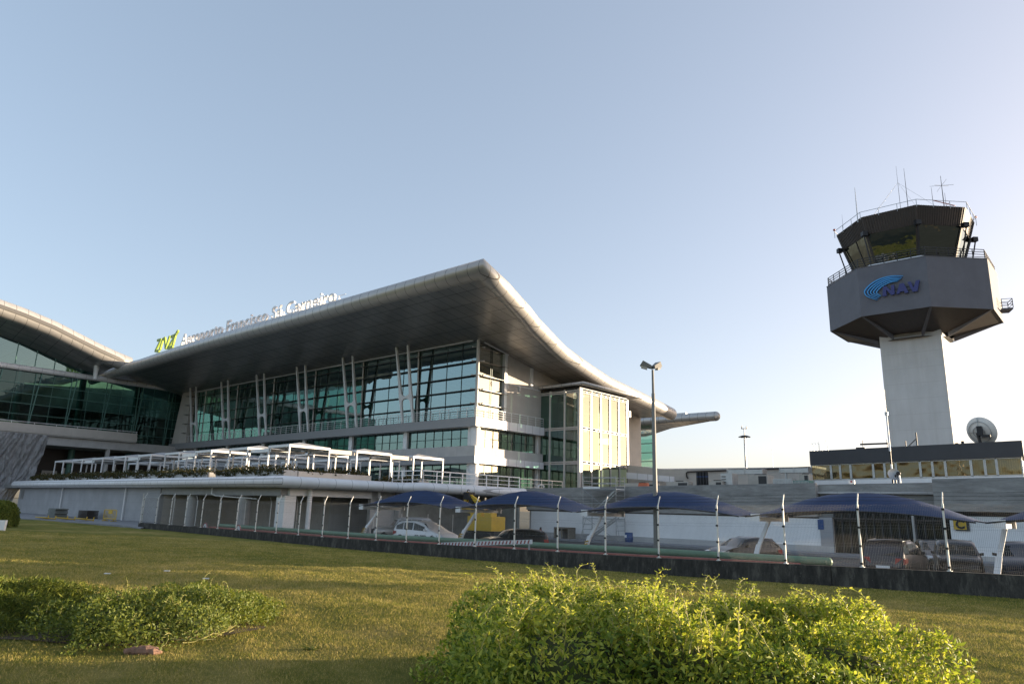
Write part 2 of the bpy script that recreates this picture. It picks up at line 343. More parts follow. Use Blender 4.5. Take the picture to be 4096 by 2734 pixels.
f = k.math('ADD', k.math('MULTIPLY', fine, .3), k.math('ADD', k.math('MULTIPLY', big, .4), k.math('MULTIPLY', mid, .3)))
c = k.ramp(f, [(.38, (.13, .16, .035)), (.5, (.27, .255, .062)), (.60, (.45, .36, .13))])
MT['lawn'] = k.bsdf(c, .95, 0, k.math('ADD', fine, k.noise(90, 3)), 1.0, .06, spec=.1)
MT['soil'] = simple('bare_soil', (.07, .045, .03), .95, var=.4, scale=9, bump=.5)
k = N('far_ground'); MT['ground'] = k.bsdf(k.ramp(k.noise(.02, 6), [(.35, (.07, .075, .045)), (.65, (.12, .11, .08))]), .95)
import mathutils, mathutils.noise
# ------------------------------------------------------------------ ground, lawn, paving
F0 = V3((14.08, 23.55, 0)); FD = V3((-.75838, .65181, 0)); FN = V3((-.65181, -.75838, 0))   # fence line start, direction (to the far left), normal (to the camera)
def fl_top(s_): return float(np.interp(s_, [-30, 0, 3, 10.6, 33, 60], [1.28, 1.0, .94, .78, .62, .70]))
def fl_bot(s_): return float(np.interp(s_, [-30, -10, 0, 3, 10.6, 30, 60, 75], [.62, .45, .33, .29, .15, .06, .22, .42]))
def lawn_z(x, y):
    q = V3((x, y, 0)) - F0; s_ = q @ FD; d_ = q @ FN
    t = min(1, max(0, d_ / 27)); z = fl_bot(s_) * (1 - t) + .9 * t
    if d_ > 27: z += (d_ - 27) * .01
    w = min(1, max(0, d_ / 3)) * (1 if d_ < 32 else 0)
    return z + .03 * math.sin(x * .21 + y * .13) + w * (.013 * math.sin(x * 2.1 + 1.3 * math.sin(y * .9)) * math.sin(y * 1.1 + x * .3) + .016 * math.sin(x * .9 - y * .5 + 1.1 * math.sin(y * 1.7)) + .007 * math.sin(x * 4.3 + y * 2.9 + math.sin(x * 1.9)))
g = MB(); g.add([(-900, -200, -.6), (900, -200, -.6), (900, 1800, -.6), (-900, 1800, -.6)], [(0, 1, 2, 3)])
single('ground', g, MT['ground'], None, None, kind='structure')
def lawn_hit(px_, py_):
    z = .3
    for _ in range(30): q = gz(px_, py_, z); z = z * .5 + lawn_z(q[0], q[1]) * .5
    return V3((q[0], q[1], lawn_z(q[0], q[1])))
PV = [lawn_hit(*p) for p in ((-500, 2062), (65, 2073), (487, 2102), (562, 2114))]
pvd = PV[3] - PV[1]; pvd[2] = 0; pvd /= np.linalg.norm(pvd); pvn = V3((pvd[1], -pvd[0], 0)); pvn = pvn if pvn @ (-PV[1]) > 0 else -pvn
g = MB(); pts = []
sl = list(np.arange(-40, -22, 3)) + list(np.arange(-22, 62, .5)) + list(np.arange(62, 92, 1.5)); dl = list(np.arange(0, 34, .4)) + list(np.arange(34, 90, 3))
for s_ in sl:
    row = []
    for j, d_ in enumerate(dl):
        d_ = d_ - .02
        if s_ > 60.5: d_ = -16 + (d_ + 16) * 1.0 if j * 1.0 < 0 else (-16 + j * .45 if j < 60 else d_ * 1.0)
        q = F0 + FD * s_ + FN * d_; z = lawn_z(q[0], q[1])
        if s_ > 58 and (q - PV[1]) @ pvn < -.6: z = -.35
        row.append((q[0], q[1], z))
    pts.append(row)
g.grid(pts)
single('lawn', g, MT['lawn'], None, None, kind='structure')
g = MB(); a0 = WB(-30, -24, 0)
g.add([(*q[:2], 0.0) for q in (F0 + FD * 61 + FN * -.1, F0 - FD * 60 + FN * -.1, F0 - FD * 60 - FN * 140, F0 + FD * 61 - FN * 140)], [(0, 1, 2, 3)])
single('car_park_road', g, MT['asphalt'], None, None, kind='structure')
g = MB()
pin = [WB(-115, -25.3), WB(-58, -25.3), WB(-24, -25.3), WB(-17, -25.3)]
for i in range(3): g.hexa([(*PV[i][:2], -.3), (*PV[i + 1][:2], -.3), (*pin[i + 1][:2], -.3), (*pin[i][:2], -.3)], [(*PV[i][:2], PV[i][2] + .07), (*PV[i + 1][:2], PV[i + 1][2] + .07), (*pin[i + 1][:2], .50), (*pin[i][:2], .52)])
single('pavement', g, MT['paving'], None, None, kind='structure')
g = MB(); g.box(8.3, -3.6, -.2, 60, 0, .16); single('walkway', g, MT['paving'], None, None, (0, 0, 0), 'b', kind='structure')

# ------------------------------------------------------------------ terrace block (podium in front of the terminal)
PA, PB, PC, PD = (5.2, -26), (5.2, -14.4), (8.0, -14.4), (8.6, -1.0)
T = Thing('terrace_building', 'low podium block with rounded white roof edge, pergolas on top', 'building', (0, -20, 0), 'b')
tb = T
g = MB(); g.prism([(-62, -25.6), (4.8, -25.6), (4.8, -14), (7.6, -14), (8.2, -1.0), (8.2, 1.2), (-76, 1.2), (-76, -25.6)], 3.75, 4.28)
T.part('roof_slab', g, MT['floorslab'])
g = MB(); g.tube([(-61.5, -26, 4.2), (5.2, -26, 4.2), (5.2, -14.4, 4.2), (8.0, -14.5, 4.2), (8.5, -1.7, 4.2)], .44, 20)
T.part('rounded_edge', g, MT['pipe'])
g = MB(); g.box(-61.6, -25.3, -.2, -17.6, -24.9, 3.75); T.part('wall', g, MT['wallgrey'])
g = MB(); g.box(-61.6, -24.9, -.2, -61.2, -2, 3.75); T.part('side_wall', g, MT['wallgrey'])
g = MB(); g.box(-17.6, -25.2, 3.15, 3.6, -24.6, 3.75); T.part('front_beam', g, MT['beam'])
g = MB(); g.box(3.2, -24.6, 3.2, 3.9, -16.6, 3.75); T.part('side_beam', g, MT['white_dirty'])
for px_ in (755, 966):
    q = by(px_, 2060, -24.6); g = MB(); g.cyl((q[0], -24.4, -.2), .52, 3.4, 20); T.part('round_column', g, MT['precast'])
q = by(1222, 2060, -24.6); g = MB(); g.box(2.55, -24.9, -.2, 3.75, -23.9, 3.2); T.part('corner_column', g, MT['white_dirty'])
g = MB(); g.box(3.4, -16.6, -.2, 3.8, -13.6, 3.75); g.box(3.8, -13.9, -.2, 4.4, -13.6, 3.75); T.part('panel_wall', g, MT['precast'])
g = MB(); g.box(-17.6, -17.4, -.2, -1.0, -17.1, 3.75); g.box(-17.9, -24.9, -.2, -17.6, -17.1, 3.75); T.part('recess_wall', g, MT['beige'])
g = MB(); g.box(-1.0, -13, -.2, 3.6, -12.7, 3.75); g.box(-1, -17.4, -.2, -.8, -12.7, 3.75); T.part('recess_wall', g, MT['precast'])
g = MB(); g.box(.2, -13.05, 2.3, 2.6, -13.0, 3.3)
for i in range(10): g.box(.25, -13.12, 2.35 + i * .095, 2.55, -13.05, 2.39 + i * .095)
T.part('vent_grille', g, MT['louvre'])
g = MB(); g.box(4.0, -2.2, -.2, 8.2, -1.9, 3.75); g.box(3.4, -13.6, -.2, 3.6, -2, 3.75); T.part('back_wall', g, MT['interior'])
for px_, top in ((248, 1941), (502, 1941)):
    q = by(px_ - 4, 2000, -25.45); g = MB(); g.tube([(q[0], -25.47, .4), (q[0], -25.47, 3.85)], .075, 8); T.part('drain_pipe', g, MT['white_dirty'])
q = by(852, 1945, -25.45); g = MB(); g.tube([(q[0], -25.5, 3.8), (q[0], -25.5, 3.25), (q[0] + .4, -25.3, 3.1), (q[0] + 6, -24.6, 2.9)], .06, 8); T.part('drain_pipe', g, MT['white_dirty'])
g = MB(); g.tube([(4.1, -22.9, -.2), (4.1, -22.9, 3.9)], .2, 10); T.part('drain_pipe', g, MT['white_dirty'])
g = MB(); g.tube([(4.4, -16.2, 3.9), (4.4, -16.2, 3.4), (4.1, -15.6, 2.9), (4.1, -15.6, 2.5)], .12, 8); T.part('drain_pipe', g, MT['white_dirty'])
q = by(88, 1975, -25.4); g = MB(); g.box(q[0] - .8, -25.34, 2.3, q[0] + .5, -25.30, 3.5)
for i in range(9): g.box(q[0] - .75, -25.40, 2.36 + i * .125, q[0] + .45, -25.34, 2.42 + i * .125)
T.part('vent_grille', g, MT['steel'])

def railing_mb(path, zb, h=1.1, sp=1.45, n=4, r=.022, rp=.028, first=True):
    """posts and rails along straight pieces; returns (rails, posts)"""
    R_ = MB(); Q = MB()
    for a, b in zip(path, path[1:]):
        a = V3((*a, 0)); b = V3((*b, 0)); L = np.linalg.norm(b - a); m = max(1, round(L / sp))
        for i in range(n):
            z = zb + h * (i + 1) / n; rr = r * 1.4 if i == n - 1 else r * .7
            R_.beam(a + V3((0, 0, z)), b + V3((0, 0, z)), rr * 2, rr * 2)
        for i in range(m + 1):
            q = a + (b - a) * i / m; Q.box(q[0] - rp, q[1] - rp, zb, q[0] + rp, q[1] + rp, zb + h)
    return R_, Q
R_, Q = railing_mb([(3.6, -14.2), (7.8, -14.3), (8.2, -2.0)], 4.5, 1.15, 1.55, 3, .035, .035); R_.add(Q.v, Q.f); T.part('railing', R_, MT['white'])
R_, Q = railing_mb([(8.2, -2.0), (8.6, 4.4)], 4.4, 1.15, 1.6, 3, .03, .03); R_.add(Q.v, Q.f); T.part('railing', R_, MT['steel'])
g = MB(); g.tube([(8.0, 1.2, 4.3), (8.0, 1.2, 5.0), (8.1, 1.5, 5.15), (8.2, 1.8, 5.0), (8.2, 1.8, 4.85)], .07, 8); T.part('vent_pipe', g, MT['white'])

# planters with hedges along the terrace edge
def leafpatch(n, pos, nrm_jit, size, ratio=.42, fold=.25):
    """n little 4-vertex pointed leaves at given positions"""
    P = np.asarray(pos); n = len(P)
    d = rng.normal(size=(n, 3)); d /= np.linalg.norm(d, axis=1)[:, None]
    return _leaves(P, d, np.full(n, size) * rng.uniform(.6, 1.25, n), ratio)
def _leaves(P, d, L, ratio=.42, nz=None):
    n = len(P); t = rng.normal(size=(n, 3)) if nz is None else nz; t -= d * (t * d).sum(1)[:, None]; t /= np.linalg.norm(t, axis=1)[:, None]
    w = np.cross(d, t); L = L[:, None]
    a = P; b = P + d * L * .45 + w * L * ratio * .5 + t * L * .06; c = P + d * L - t * L * .10; e = P + d * L * .45 - w * L * ratio * .5 + t * L * .06
    vs = np.stack([a, b, c, e], 1).reshape(-1, 3); idx = np.arange(n) * 4
    f = np.concatenate([np.stack([idx, idx + 1, idx + 2], 1), np.stack([idx, idx + 2, idx + 3], 1)])
    return vs, f
def npmesh(name, vs, fs, mat, base=(0, 0, 0)):
    me = bpy.data.meshes.new(name); vs = np.asarray(vs, np.float32) - np.asarray(base, np.float32); fs = np.asarray(fs, np.int32); k_ = fs.shape[1]
    me.vertices.add(len(vs)); me.vertices.foreach_set('co', vs.ravel()); me.loops.add(fs.size); me.loops.foreach_set('vertex_index', fs.ravel())
    me.polygons.add(len(fs)); me.polygons.foreach_set('loop_start', np.arange(0, fs.size, k_, dtype=np.int32)); me.polygons.foreach_set('loop_total', np.full(len(fs), k_, np.int32))
    me.materials.append(mat); me.update(calc_edges=True); return me
def addnp(name, vs, fs, mat, parent=None, base=(0, 0, 0)):
    o = bpy.data.objects.new(name, npmesh(name, vs, fs, mat, base)); COL.objects.link(o); o.parent = parent; return o
def planter(x0, y0, x1, y1, label, mat='precast', h=.85, nleaf=None, hang=True, lit=False):
    t = Thing('planter', label, 'planter', ((x0 + x1) / 2, (y0 + y1) / 2, 4.28), 'b', group='planters with low shrubs on the terrace')
    g = MB(); g.box(x0, y0, 4.29, x1, y1, 4.29 + h); t.part('planter_box', g, MT[mat])
    L = max(abs(x1 - x0), abs(y1 - y0)); n = nleaf or int(L * 170)
    u = rng.uniform(0, 1, (n, 3)); P = np.zeros((n, 3)); P[:, 0] = x0 + (x1 - x0) * u[:, 0]; P[:, 1] = y0 + (y1 - y0) * u[:, 1]
    bumpy = .30 + .13 * np.sin(P[:, 0] * 2.3 + P[:, 1]) + .10 * np.sin(P[:, 0] * 5.1 + 1 + P[:, 1] * 3)
    P[:, 2] = 4.29 + h - .1 + bumpy * u[:, 2] * 1.25
    if hang:
        k_ = rng.random(n) < .35; P[k_, 1] = y0 - .05 - rng.random(k_.sum()) * .14; w_ = .5 + .5 * np.sin(P[k_, 0] * 1.7) * np.sin(P[k_, 0] * .63 + 1)
        P[k_, 2] = 4.29 + h + .1 - rng.random(k_.sum()) * (.12 + .55 * np.clip(w_, 0, 1))
    d = rng.normal(size=(n, 3)); d /= np.linalg.norm(d, axis=1)[:, None]
    vs, fs = _leaves(P, d, rng.uniform(.12, .30, n), .55)
    addnp('shrubs', vs, fs, MT['planterleaf'], t.o, t.off); return t
xs = [(-57.5, -44.5), (-44.1, -33.2), (-32.8, -20.6), (-20.2, -8.6), (-7.0, 3.9)]
for i, (a, b) in enumerate(xs): planter(a, -25.3, b, -24.1, 'planter of trailing shrubs, %s from the lit terrace corner along the shaded edge' % ORD[4 - i])
planter(3.0, -24.0, 3.9, -16.8, 'sunlit beige planter running back from the terrace corner along the side edge', 'beige', .82, hang=False)
planter(-.5, -12.8, 5.6, -11.6, 'low planter with bushes behind the white railing on the terrace', 'beige', .6, hang=True)

# pergolas
def pergola():
    t = Thing('pergola', '', 'pergola', (0, 0, 0), 'w', rot=0, group='white pergolas on the terrace')
    w_, d_, h_ = 3.3, 4.05, 3.12
    for x in (0, w_ - .12):
        for y in (0, d_ - .12): g = MB(); g.box(x, y, 0, x + .12, y + .12, h_ - .2); t.part('leg', g, MT['white'])
    g = MB(); g.box(0, 0, h_ - .2, w_, .12, h_); g.box(0, d_ - .12, h_ - .2, w_, d_, h_); g.box(0, .12, h_ - .2, .12, d_ - .12, h_); g.box(w_ - .12, .12, h_ - .2, w_, d_ - .12, h_)
    t.part('frame', g, MT['white'])
    g = MB(); A_ = [(.02, .02, h_ + .005), (w_ - .02, .02, h_ + .005), (w_ - .02, d_ - .02, h_ + .005), (.02, d_ - .02, h_ + .005)]; c_ = (w_ / 2, d_ / 2, h_ + .38)
    g.add(A_ + [c_], [(0, 1, 4), (1, 2, 4), (2, 3, 4), (3, 0, 4), (3, 2, 1, 0)]); t.part('roof', g, MT['pergroof'])
    return t.o
pg = pergola(); first = True
for row, (yb, nn) in enumerate(((-23.25, 9), (-16.5, 8), (-9.75, 8))):
    for i in range(nn):
        xb = 1.0 - 3.3 - 6.75 * i + (0 if row else 0)
        if row: xb += .2
        loc = WB(xb, yb, 4.29)
        lab = 'white square pergola with pale hipped roof, %s from the sunlit corner in the %s row' % (ORD[i], ('front', 'middle', 'back')[row])
        if first: pg.location = loc; pg.rotation_euler = (0, 0, BANG); pg['label'] = lab; first = False
        else: dup(pg, loc, BANG, lab)
# flat link canopies between the pergolas
lk = Thing('link_canopy', '', 'canopy', (0, 0, 0), 'w', rot=0, group='flat grey canopies between the pergolas')
g = MB(); g.box(-3.4, .3, 2.66, -.02, 3.7, 2.86); lk.part('canopy_panel', g, MT['steel'])
g = MB(); g.box(-3.4, .28, 2.62, -.02, .30, 2.92); lk.part('edge_trim', g, MT['white_dirty'])
j = 0
for i in (1, 3, 5, 7):
    loc = WB(1.0 - 3.3 - 6.75 * i + 6.75, -23.25, 4.29); lab = 'flat grey canopy joining two front row pergolas, %s from the sunlit corner' % ORD[j]; j += 1
    if j == 1: lk.o.location = loc; lk.o.rotation_euler = (0, 0, BANG); lk.o['label'] = lab
    else: dup(lk.o, loc, BANG, lab)

for jj, yb in enumerate((-19.2, -12.45)):
    t = Thing('link_canopy', 'flat canopy joining pergolas along the sunlit right side of the terrace, the %s one' % ('nearer', 'farther')[jj], 'canopy', (-1, yb + 1.3, 4.3), 'b', group='flat grey canopies between the pergolas')
    g = MB(); g.box(-2.2, yb, 6.98, .85, yb + 2.7, 7.16); t.part('canopy_panel', g, MT['steel']); g = MB(); g.box(.86, yb, 6.95, .93, yb + 2.7, 7.32); t.part('edge_trim', g, MT['beige'])
# ------------------------------------------------------------------ terminal building
T = Thing('terminal_building', 'airport terminal with sweeping aluminium roof, green glass facade and white forked columns', 'building', (0, 0, 0), 'b')
XL = -76.2
def soff(y): return float(np.interp(y, [-12, -10.8, -5, 0, 5.6, 10.2, 15.7, 19, 25, 31, 37, 60], [23.55, 23.3, 22.35, 21.45, 20.5, 19.65, 18.72, 18.15, 17.5, 16.85, 16.2, 15.5]))
# roof: soffit, top skin and rounded edge
gab = [(11.1, -11.55, 23.9), (10.35, -7.8, 23.15), (9.6, -5.2, 22.62), (8.9, -2.8, 22.2), (7.95, -.2, 21.72), (7.15, 2.6, 21.25), (6.2, 5.6, 20.82), (5.45, 8.3, 20.4), (5.0, 11.3, 19.95), (4.6, 14.9, 19.35), (4.3, 19.3, 18.62), (4.25, 25, 18.0), (4.15, 31, 17.35), (4.1, 36.2, 16.68)]
def gx(y): return float(np.interp(y, [q[1] for q in gab], [q[0] for q in gab]))
ys = [-11.3, -9.5, -7.5, -5, -2.5, 0, 2.8, 5.6, 8, 10.2, 13, 15.7, 19, 22, 25, 31, 36]
g = MB(); g.grid([[(x if x < 1 else gx(y) - .55, y, soff(y) + (0 if x < 1 else .0)) for x in (-84, -60, -40, -20, -8, 2)] for y in ys]); T.part('soffit', g, MT['soffit'])
g = MB(); g.grid([[(x if x < 1 else gx(y) - .6, y, soff(y) + 1.15) for x in (-84, -40, 0.5, 2)] for y in ys]); rf = T.part('roof', g, MT['rooftop'])
g = MB(); pth = [(-84, -11.4, 23.0), (-80, -11.5, 23.15), (-72, -11.55, 23.25), (-62, -11.55, 23.48), (-50, -11.55, 23.78), (-35, -11.55, 23.9), (-15, -11.55, 23.9), gab[0]] + gab[1:]
g.tube(pth, [.75, .8, .86, .88] + [.9] * (len(pth) - 4), 26); g.sphere(pth[-1], .9, 20, 12); T.part('roof_edge', g, MT['metalroof'], rf)
# floor slabs, back walls
g = MB(); g.box(XL, .02, 11.5, -.02, 30, 12.38); T.part('floor_slab', g, MT['floorslab'])
g = MB(); g.box(XL, 1.3, 7.5, -1.3, 30, 8.1); T.part('floor_slab', g, MT['floorslab'])
g = MB(); g.box(XL, 22, 12.4, -6, 22.3, 17.6); T.part('interior_wall', g, MT['interior'])
g = MB(); g.box(XL, 9, 4.3, -1.5, 9.2, 7.5); T.part('interior_wall', g, MT['interior'])
g = MB(); g.box(XL, 5, 8.1, -1.5, 5.2, 11.5); T.part('interior_wall', g, MT['interior'])
g = MB(); g.box(XL + 1, 7.5, 16.2, -16, 12, 16.5); g.box(XL + 1, 7.5, 16.5, -16, 7.6, 17.3); T.part('mezzanine', g, MT['interior_light'])
for i, x in enumerate((-60, -38, -27, -20, -49)):
    g = MB(); g.box(x, 9, 12.4, x + (4 if i % 2 else 2.2), 12, 15.2 if i % 2 else 14.6); T.part('kiosk', g, MT['interior_light'])
for i in range(8):
    x = -5.6 - 11 * i
    if x > -8: continue
    g = MB(); g.tube([(x, 6, 12.4), (x, 4.5, soff(4.5) - .1)], .28, 12); T.part('inner_column', g, MT['interior_light'])
# fascias
def band(x0, z0, z1, name, mat, out=0.0, yend=12.04, parts=2, th=.35):
    g = MB(); g.box(x0, -out, z0, 0 + out, th, z1); a = T.part(name, g, mat)
    g = MB(); g.box(0 + out - th, th, z0, 0 + out, yend, z1); b = T.part(name, g, mat); return a, b
band(XL, 11.43, 12.42, 'balcony_fascia', MT['fascia']); band(XL, 7.41, 8.19, 'balcony_fascia', MT['fascia'])
g = MB(); g.box(XL, .35, 11.44, -.36, 1.4, 11.5); g.box(-1.4, 1.4, 11.44, -.36, 12, 11.5); g.box(XL, .35, 7.42, -.36, 1.4, 7.48); g.box(-1.4, 1.4, 7.42, -.36, 12, 7.48); T.part('balcony_underside', g, MT['white_dirty'])
g = MB(); g.box(XL, .12, 8.192, -.12, .40, 9.3); T.part('parapet', g, MT['precast'])
g = MB(); g.box(-.40, .40, 8.192, -.12, 12.0, 9.2); T.part('parapet', g, MT['precast'])
g = MB(); g.box(XL, .4, 4.29, -1.25, 1.25, 4.95); T.part('plinth', g, MT['precast'])
g = MB(); g.box(-1.25, .6, 4.29, -.35, 12, 5.0); T.part('plinth', g, MT['precast'])
g = MB(); g.cyl((-1.0, 1.0, 4.3), .55, 7.1, 24); T.part('corner_column', g, MT['white'])
g = MB(); g.box(-2.1, .95, 4.3, -1.5, 1.5, 11.43); T.part('pilaster', g, MT['white_dirty'])
for i in range(7):
    x = -12.8 - 10.98 * i
    g = MB(); g.box(x - .35, .95, 4.3, x + .35, 1.5, 11.43); T.part('pilaster', g, MT['white_dirty'])
g = MB(); g.box(-1.5, 11.75, 4.3, -.85, 12.3, 11.43); T.part('pilaster', g, MT['white_dirty'])
# ribbon windows between the pilasters
def ribbon(a, b, z0, z1, n, axis, pos):
    """axis 'x': front face at y=pos ; 'y': end face at x=pos"""
    g = MB(); m = MB(); zt = z0 + (z1 - z0) * .47
    if axis == 'x':
        g.add([(a, pos, z0), (b, pos, z0), (b, pos, z1), (a, pos, z1)], [(0, 1, 2, 3)])
        for i in range(n + 1): x = a + (b - a) * i / n; m.box(x - .035, pos - .05, z0, x + .035, pos + .04, z1)
        m.box(a, pos - .055, zt - .03, b, pos - .052 + .05, zt + .03)
    else:
        g.add([(pos, a, z0), (pos, b, z0), (pos, b, z1), (pos, a, z1)], [(0, 1, 2, 3)])
        for i in range(n + 1): y = a + (b - a) * i / n; m.box(pos - .04, y - .035, z0, pos + .05, y + .035, z1)
        m.box(pos + .002, a, zt - .03, pos + .055, b, zt + .03)
    w = T.part('ribbon_window', g, MT['glass_band'] if axis == 'x' else MT['glass_end']); T.part('window_frame', m, MT['greendark'], w)
for (z0, z1) in ((9.3, 11.44), (4.95, 7.41)):
    ribbon(-12.45, -2.1, z0, z1, 7, 'x', 1.3)
    for i in range(5): x = -12.8 - 10.98 * i; ribbon(x - 10.63, x - .35, z0, z1, 7, 'x', 1.3)
    ribbon(1.6, 11.75, z0, z1, 8, 'y', -1.2)
# curtain wall bays with mullions, plus louvres
YG = .95; XG = -.95
posts = [-.95] + [-11.0 - 10.98 * i for i in range(6)] + [-70.2]
for i in range(len(posts) - 1):
    b, a = posts[i], posts[i + 1]; zt = soff(YG) - .05
    g = MB(); g.add([(a, YG, 12.42), (b, YG, 12.42), (b, YG, zt), (a, YG, zt)], [(0, 1, 2, 3)]); w = T.part('curtain_wall_bay', g, MT['glass'])
    m = MB(); n = 4 if abs(b - a) > 8 else 3
    for j_ in range(1, n): x = a + (b - a) * j_ / n; m.box(x - .035, YG - .04, 12.42, x + .035, YG + .12, zt)
    m.box(a, YG - .06, 12.43, b, YG + .1, 12.6); T.part('mullion', m, MT['greendark'], w)
zs = [14.06, 15.68, 17.28, 18.9, 20.5]
g = MB(); g.add([(XG, 1.0, 12.42), (XG, 5.2, 12.42), (XG, 5.2, soff(5.2) - .05), (XG, 1.0, soff(1.0) - .05)], [(0, 1, 2, 3)]); w = T.part('curtain_wall_bay', g, MT['glass_end'])
m = MB()
for y in (3.1, 3.35): m.box(XG - .1, y - .03, 12.42, XG + .04, y + .03, soff(y) - .05)
T.part('mullion', m, MT['greendark'], w)
for z in zs:
    g = MB(); g.hexa([(-70.2, YG - .5, z - .05), (-.9, YG - .5, z - .05), (-.9, YG - .03, z - .02), (-70.2, YG - .03, z - .02)], [(-70.2, YG - .5, z - .02), (-.9, YG - .5, z - .02), (-.9, YG - .03, z + .01), (-70.2, YG - .03, z + .01)]); T.part('louvre', g, MT['louvre'])
    if z < 20.4 or True:
        g = MB(); g.hexa([(XG + .03, 1.0, z - .02), (XG + .5, 1.0, z - .06), (XG + .5, 5.75, z - .06), (XG + .03, 5.75, z - .02)], [(XG + .03, 1.0, z + .04), (XG + .5, 1.0, z - .02), (XG + .5, 5.75, z - .02), (XG + .03, 5.75, z + .04)]); T.part('louvre', g, MT['louvre'])
    g = MB(); g.beam((-.85, .85, z), (-1.35, .42, z + .03), .09, .09); g.beam((-.85, .85, z), (-.38, 1.35, z + .03), .09, .09); g.sphere((-1.35, .42, z + .03), .09, 8, 6); g.sphere((-.38, 1.35, z + .03), .09, 8, 6); T.part('bracket', g, MT['mullion'])
g = MB(); g.tube([(-.85, .85, 12.42), (-.85, .85, 21.35)], .2, 14); T.part('corner_post', g, MT['mullion'])
g = MB(); g.tube([(-70, .42, soff(.4) - .12), (-1.35, .42, soff(.4) - .12)], .07, 8); T.part('head_rail', g, MT['white'])
g = MB(); g.tube([(-.4, 1.35, soff(1.35) - .12), (-.4, 5.6, soff(5.6) - .12)], .07, 8); T.part('head_rail', g, MT['white'])
# forked columns
def forked(x0):
    """white blade column: twin legs, H web and arms flaring to the soffit"""
    g = MB(); z0 = 12.42; zt = soff(-1.1) + .12
    def lean(z): return -.0 - 1.15 * ((z - z0) / (zt - z0))
    def X(z, s):   # centre line of each leg
        t = (z - z0) / (zt - z0); sh = -.58 * t
        w = np.interp(z, [12.42, 13.6, 15.0, 15.45, 15.9, 17.2, 19, 21.6], [.98, .96, .93, .92, .92, .95, 1.0, 1.08]); return x0 + sh + s * w
    zz = [12.42, 13.2, 14.1, 14.8, 15.2, 15.45, 15.7, 16.1, 16.8, 17.8, 19, 20.3, zt]
    for s in (-1, 1):
        th = np.interp(zz, [12.42, 14.6, 15.4, 16.2, 18, 21.6], [.13, .15, .30, .20, .17, .09])
        for i in range(len(zz) - 1):
            a, b = zz[i], zz[i + 1]; xa, xb = X(a, s), X(b, s); ya, yb = lean(a), lean(b)
            g.hexa([(xa - th[i], ya - .12, a), (xa + th[i], ya - .12, a), (xa + th[i], ya + .12, a), (xa - th[i], ya + .12, a)], [(xb - th[i + 1], yb - .12, b), (xb + th[i + 1], yb - .12, b), (xb + th[i + 1], yb + .12, b), (xb - th[i + 1], yb + .12, b)])
    # web between the legs with rounded hollows above and below
    P = []
    c0 = X(15.45, 0)
    for k_ in range(9): a_ = math.pi * k_ / 8; P.append((c0 + .80 * math.cos(a_), 16.2 - .62 * math.sin(a_)))
    Q_ = []
    for k_ in range(9): a_ = math.pi * k_ / 8; Q_.append((c0 - .80 * math.cos(a_), 14.7 + .62 * math.sin(a_)))
    for k_ in range(8):
        a, b = P[k_], P[k_ + 1]; c, d = Q_[8 - k_], Q_[7 - k_]
        f0 = [(a[0], lean(a[1]) - .1, a[1]), (b[0], lean(b[1]) - .1, b[1]), (d[0], lean(d[1]) - .1, d[1]), (c[0], lean(c[1]) - .1, c[1])]
        g.hexa(f0, [(p[0], p[1] + .2, p[2]) for p in f0])
    return g
for i in range(6):
    x = -11.35 - 10.98 * i
    f_ = T.part('forked_column', forked(x), MT['white'])
    g = MB(); g.tube([(x + .72, YG - .15, 12.42), (x + .35, YG - .15, 21.2)], .11, 8)
    for z in zs: g.beam((x + .6, YG - .15, z), (x + .35, YG - .55, z + .02), .06, .06); 
    T.part('glazing_post', g, MT['mullion'])
# balcony railings
R_, Q = railing_mb([(XL, .12), (-.12, .12), (-.12, 12.0), (-1.4, 12.2)], 12.42, 1.08, 1.45, 4, .020, .024); R_.add(Q.v, Q.f); T.part('balcony_railing', R_, MT['white'])
# slanted end pier at the far left of the facade
g = MB(); g.hexa([(-75.0, .05, 12.43), (-69.6, .05, 12.43), (-69.6, 1.3, 12.43), (-75.0, 1.3, 12.43)], [(-73.2, .05, 21.4), (-70.2, .05, 21.4), (-70.2, 1.3, 21.4), (-73.2, 1.3, 21.4)]); T.part('end_pier', g, MT['beige'])
g = MB()
for z in zs: g.box(-70.6, -.5, z - .04, -69.8, .9, z + .03)
T.part('louvre_end', g, MT['louvre'])
# end wall beyond the glass
yy = [5.55, 7.5, 10.2, 13, 15.7, 19, 25, 31, 36]
g = MB(); g.grid([[(-.75, y, z_(y)) for y in yy] for z_ in ((lambda y: 11.5), (lambda y: 16.9), (lambda y: soff(y)))], False); g.grid([[(-.9, y, z_(y)) for y in yy] for z_ in ((lambda y: soff(y)), (lambda y: 11.5))], False); T.part('end_wall', g, MT['beige'])
g = MB(); g.box(-.9, 12.0, 4.3, -.75, 36, 11.5); T.part('end_wall', g, MT['beige'])
g = MB(); g.box(-.95, 5.15, 12.42, -.55, 5.6, soff(5.4) - .05); T.part('wall_pilaster', g, MT['white'])
g = MB(); g.box(-.75, 10.0, 17.1, -.55, 10.45, soff(10.2) - .05); T.part('wall_pilaster', g, MT['white'])
g = MB(); g.box(-.75, 5.6, 16.95, -.62, 11.8, 17.08); g.box(-.75, 5.7, 16.35, -.55, 5.85, 17.0); g.box(-.75, 7.9, 16.4, -.55, 8.05, 17.0); T.part('wall_trim', g, MT['white'])
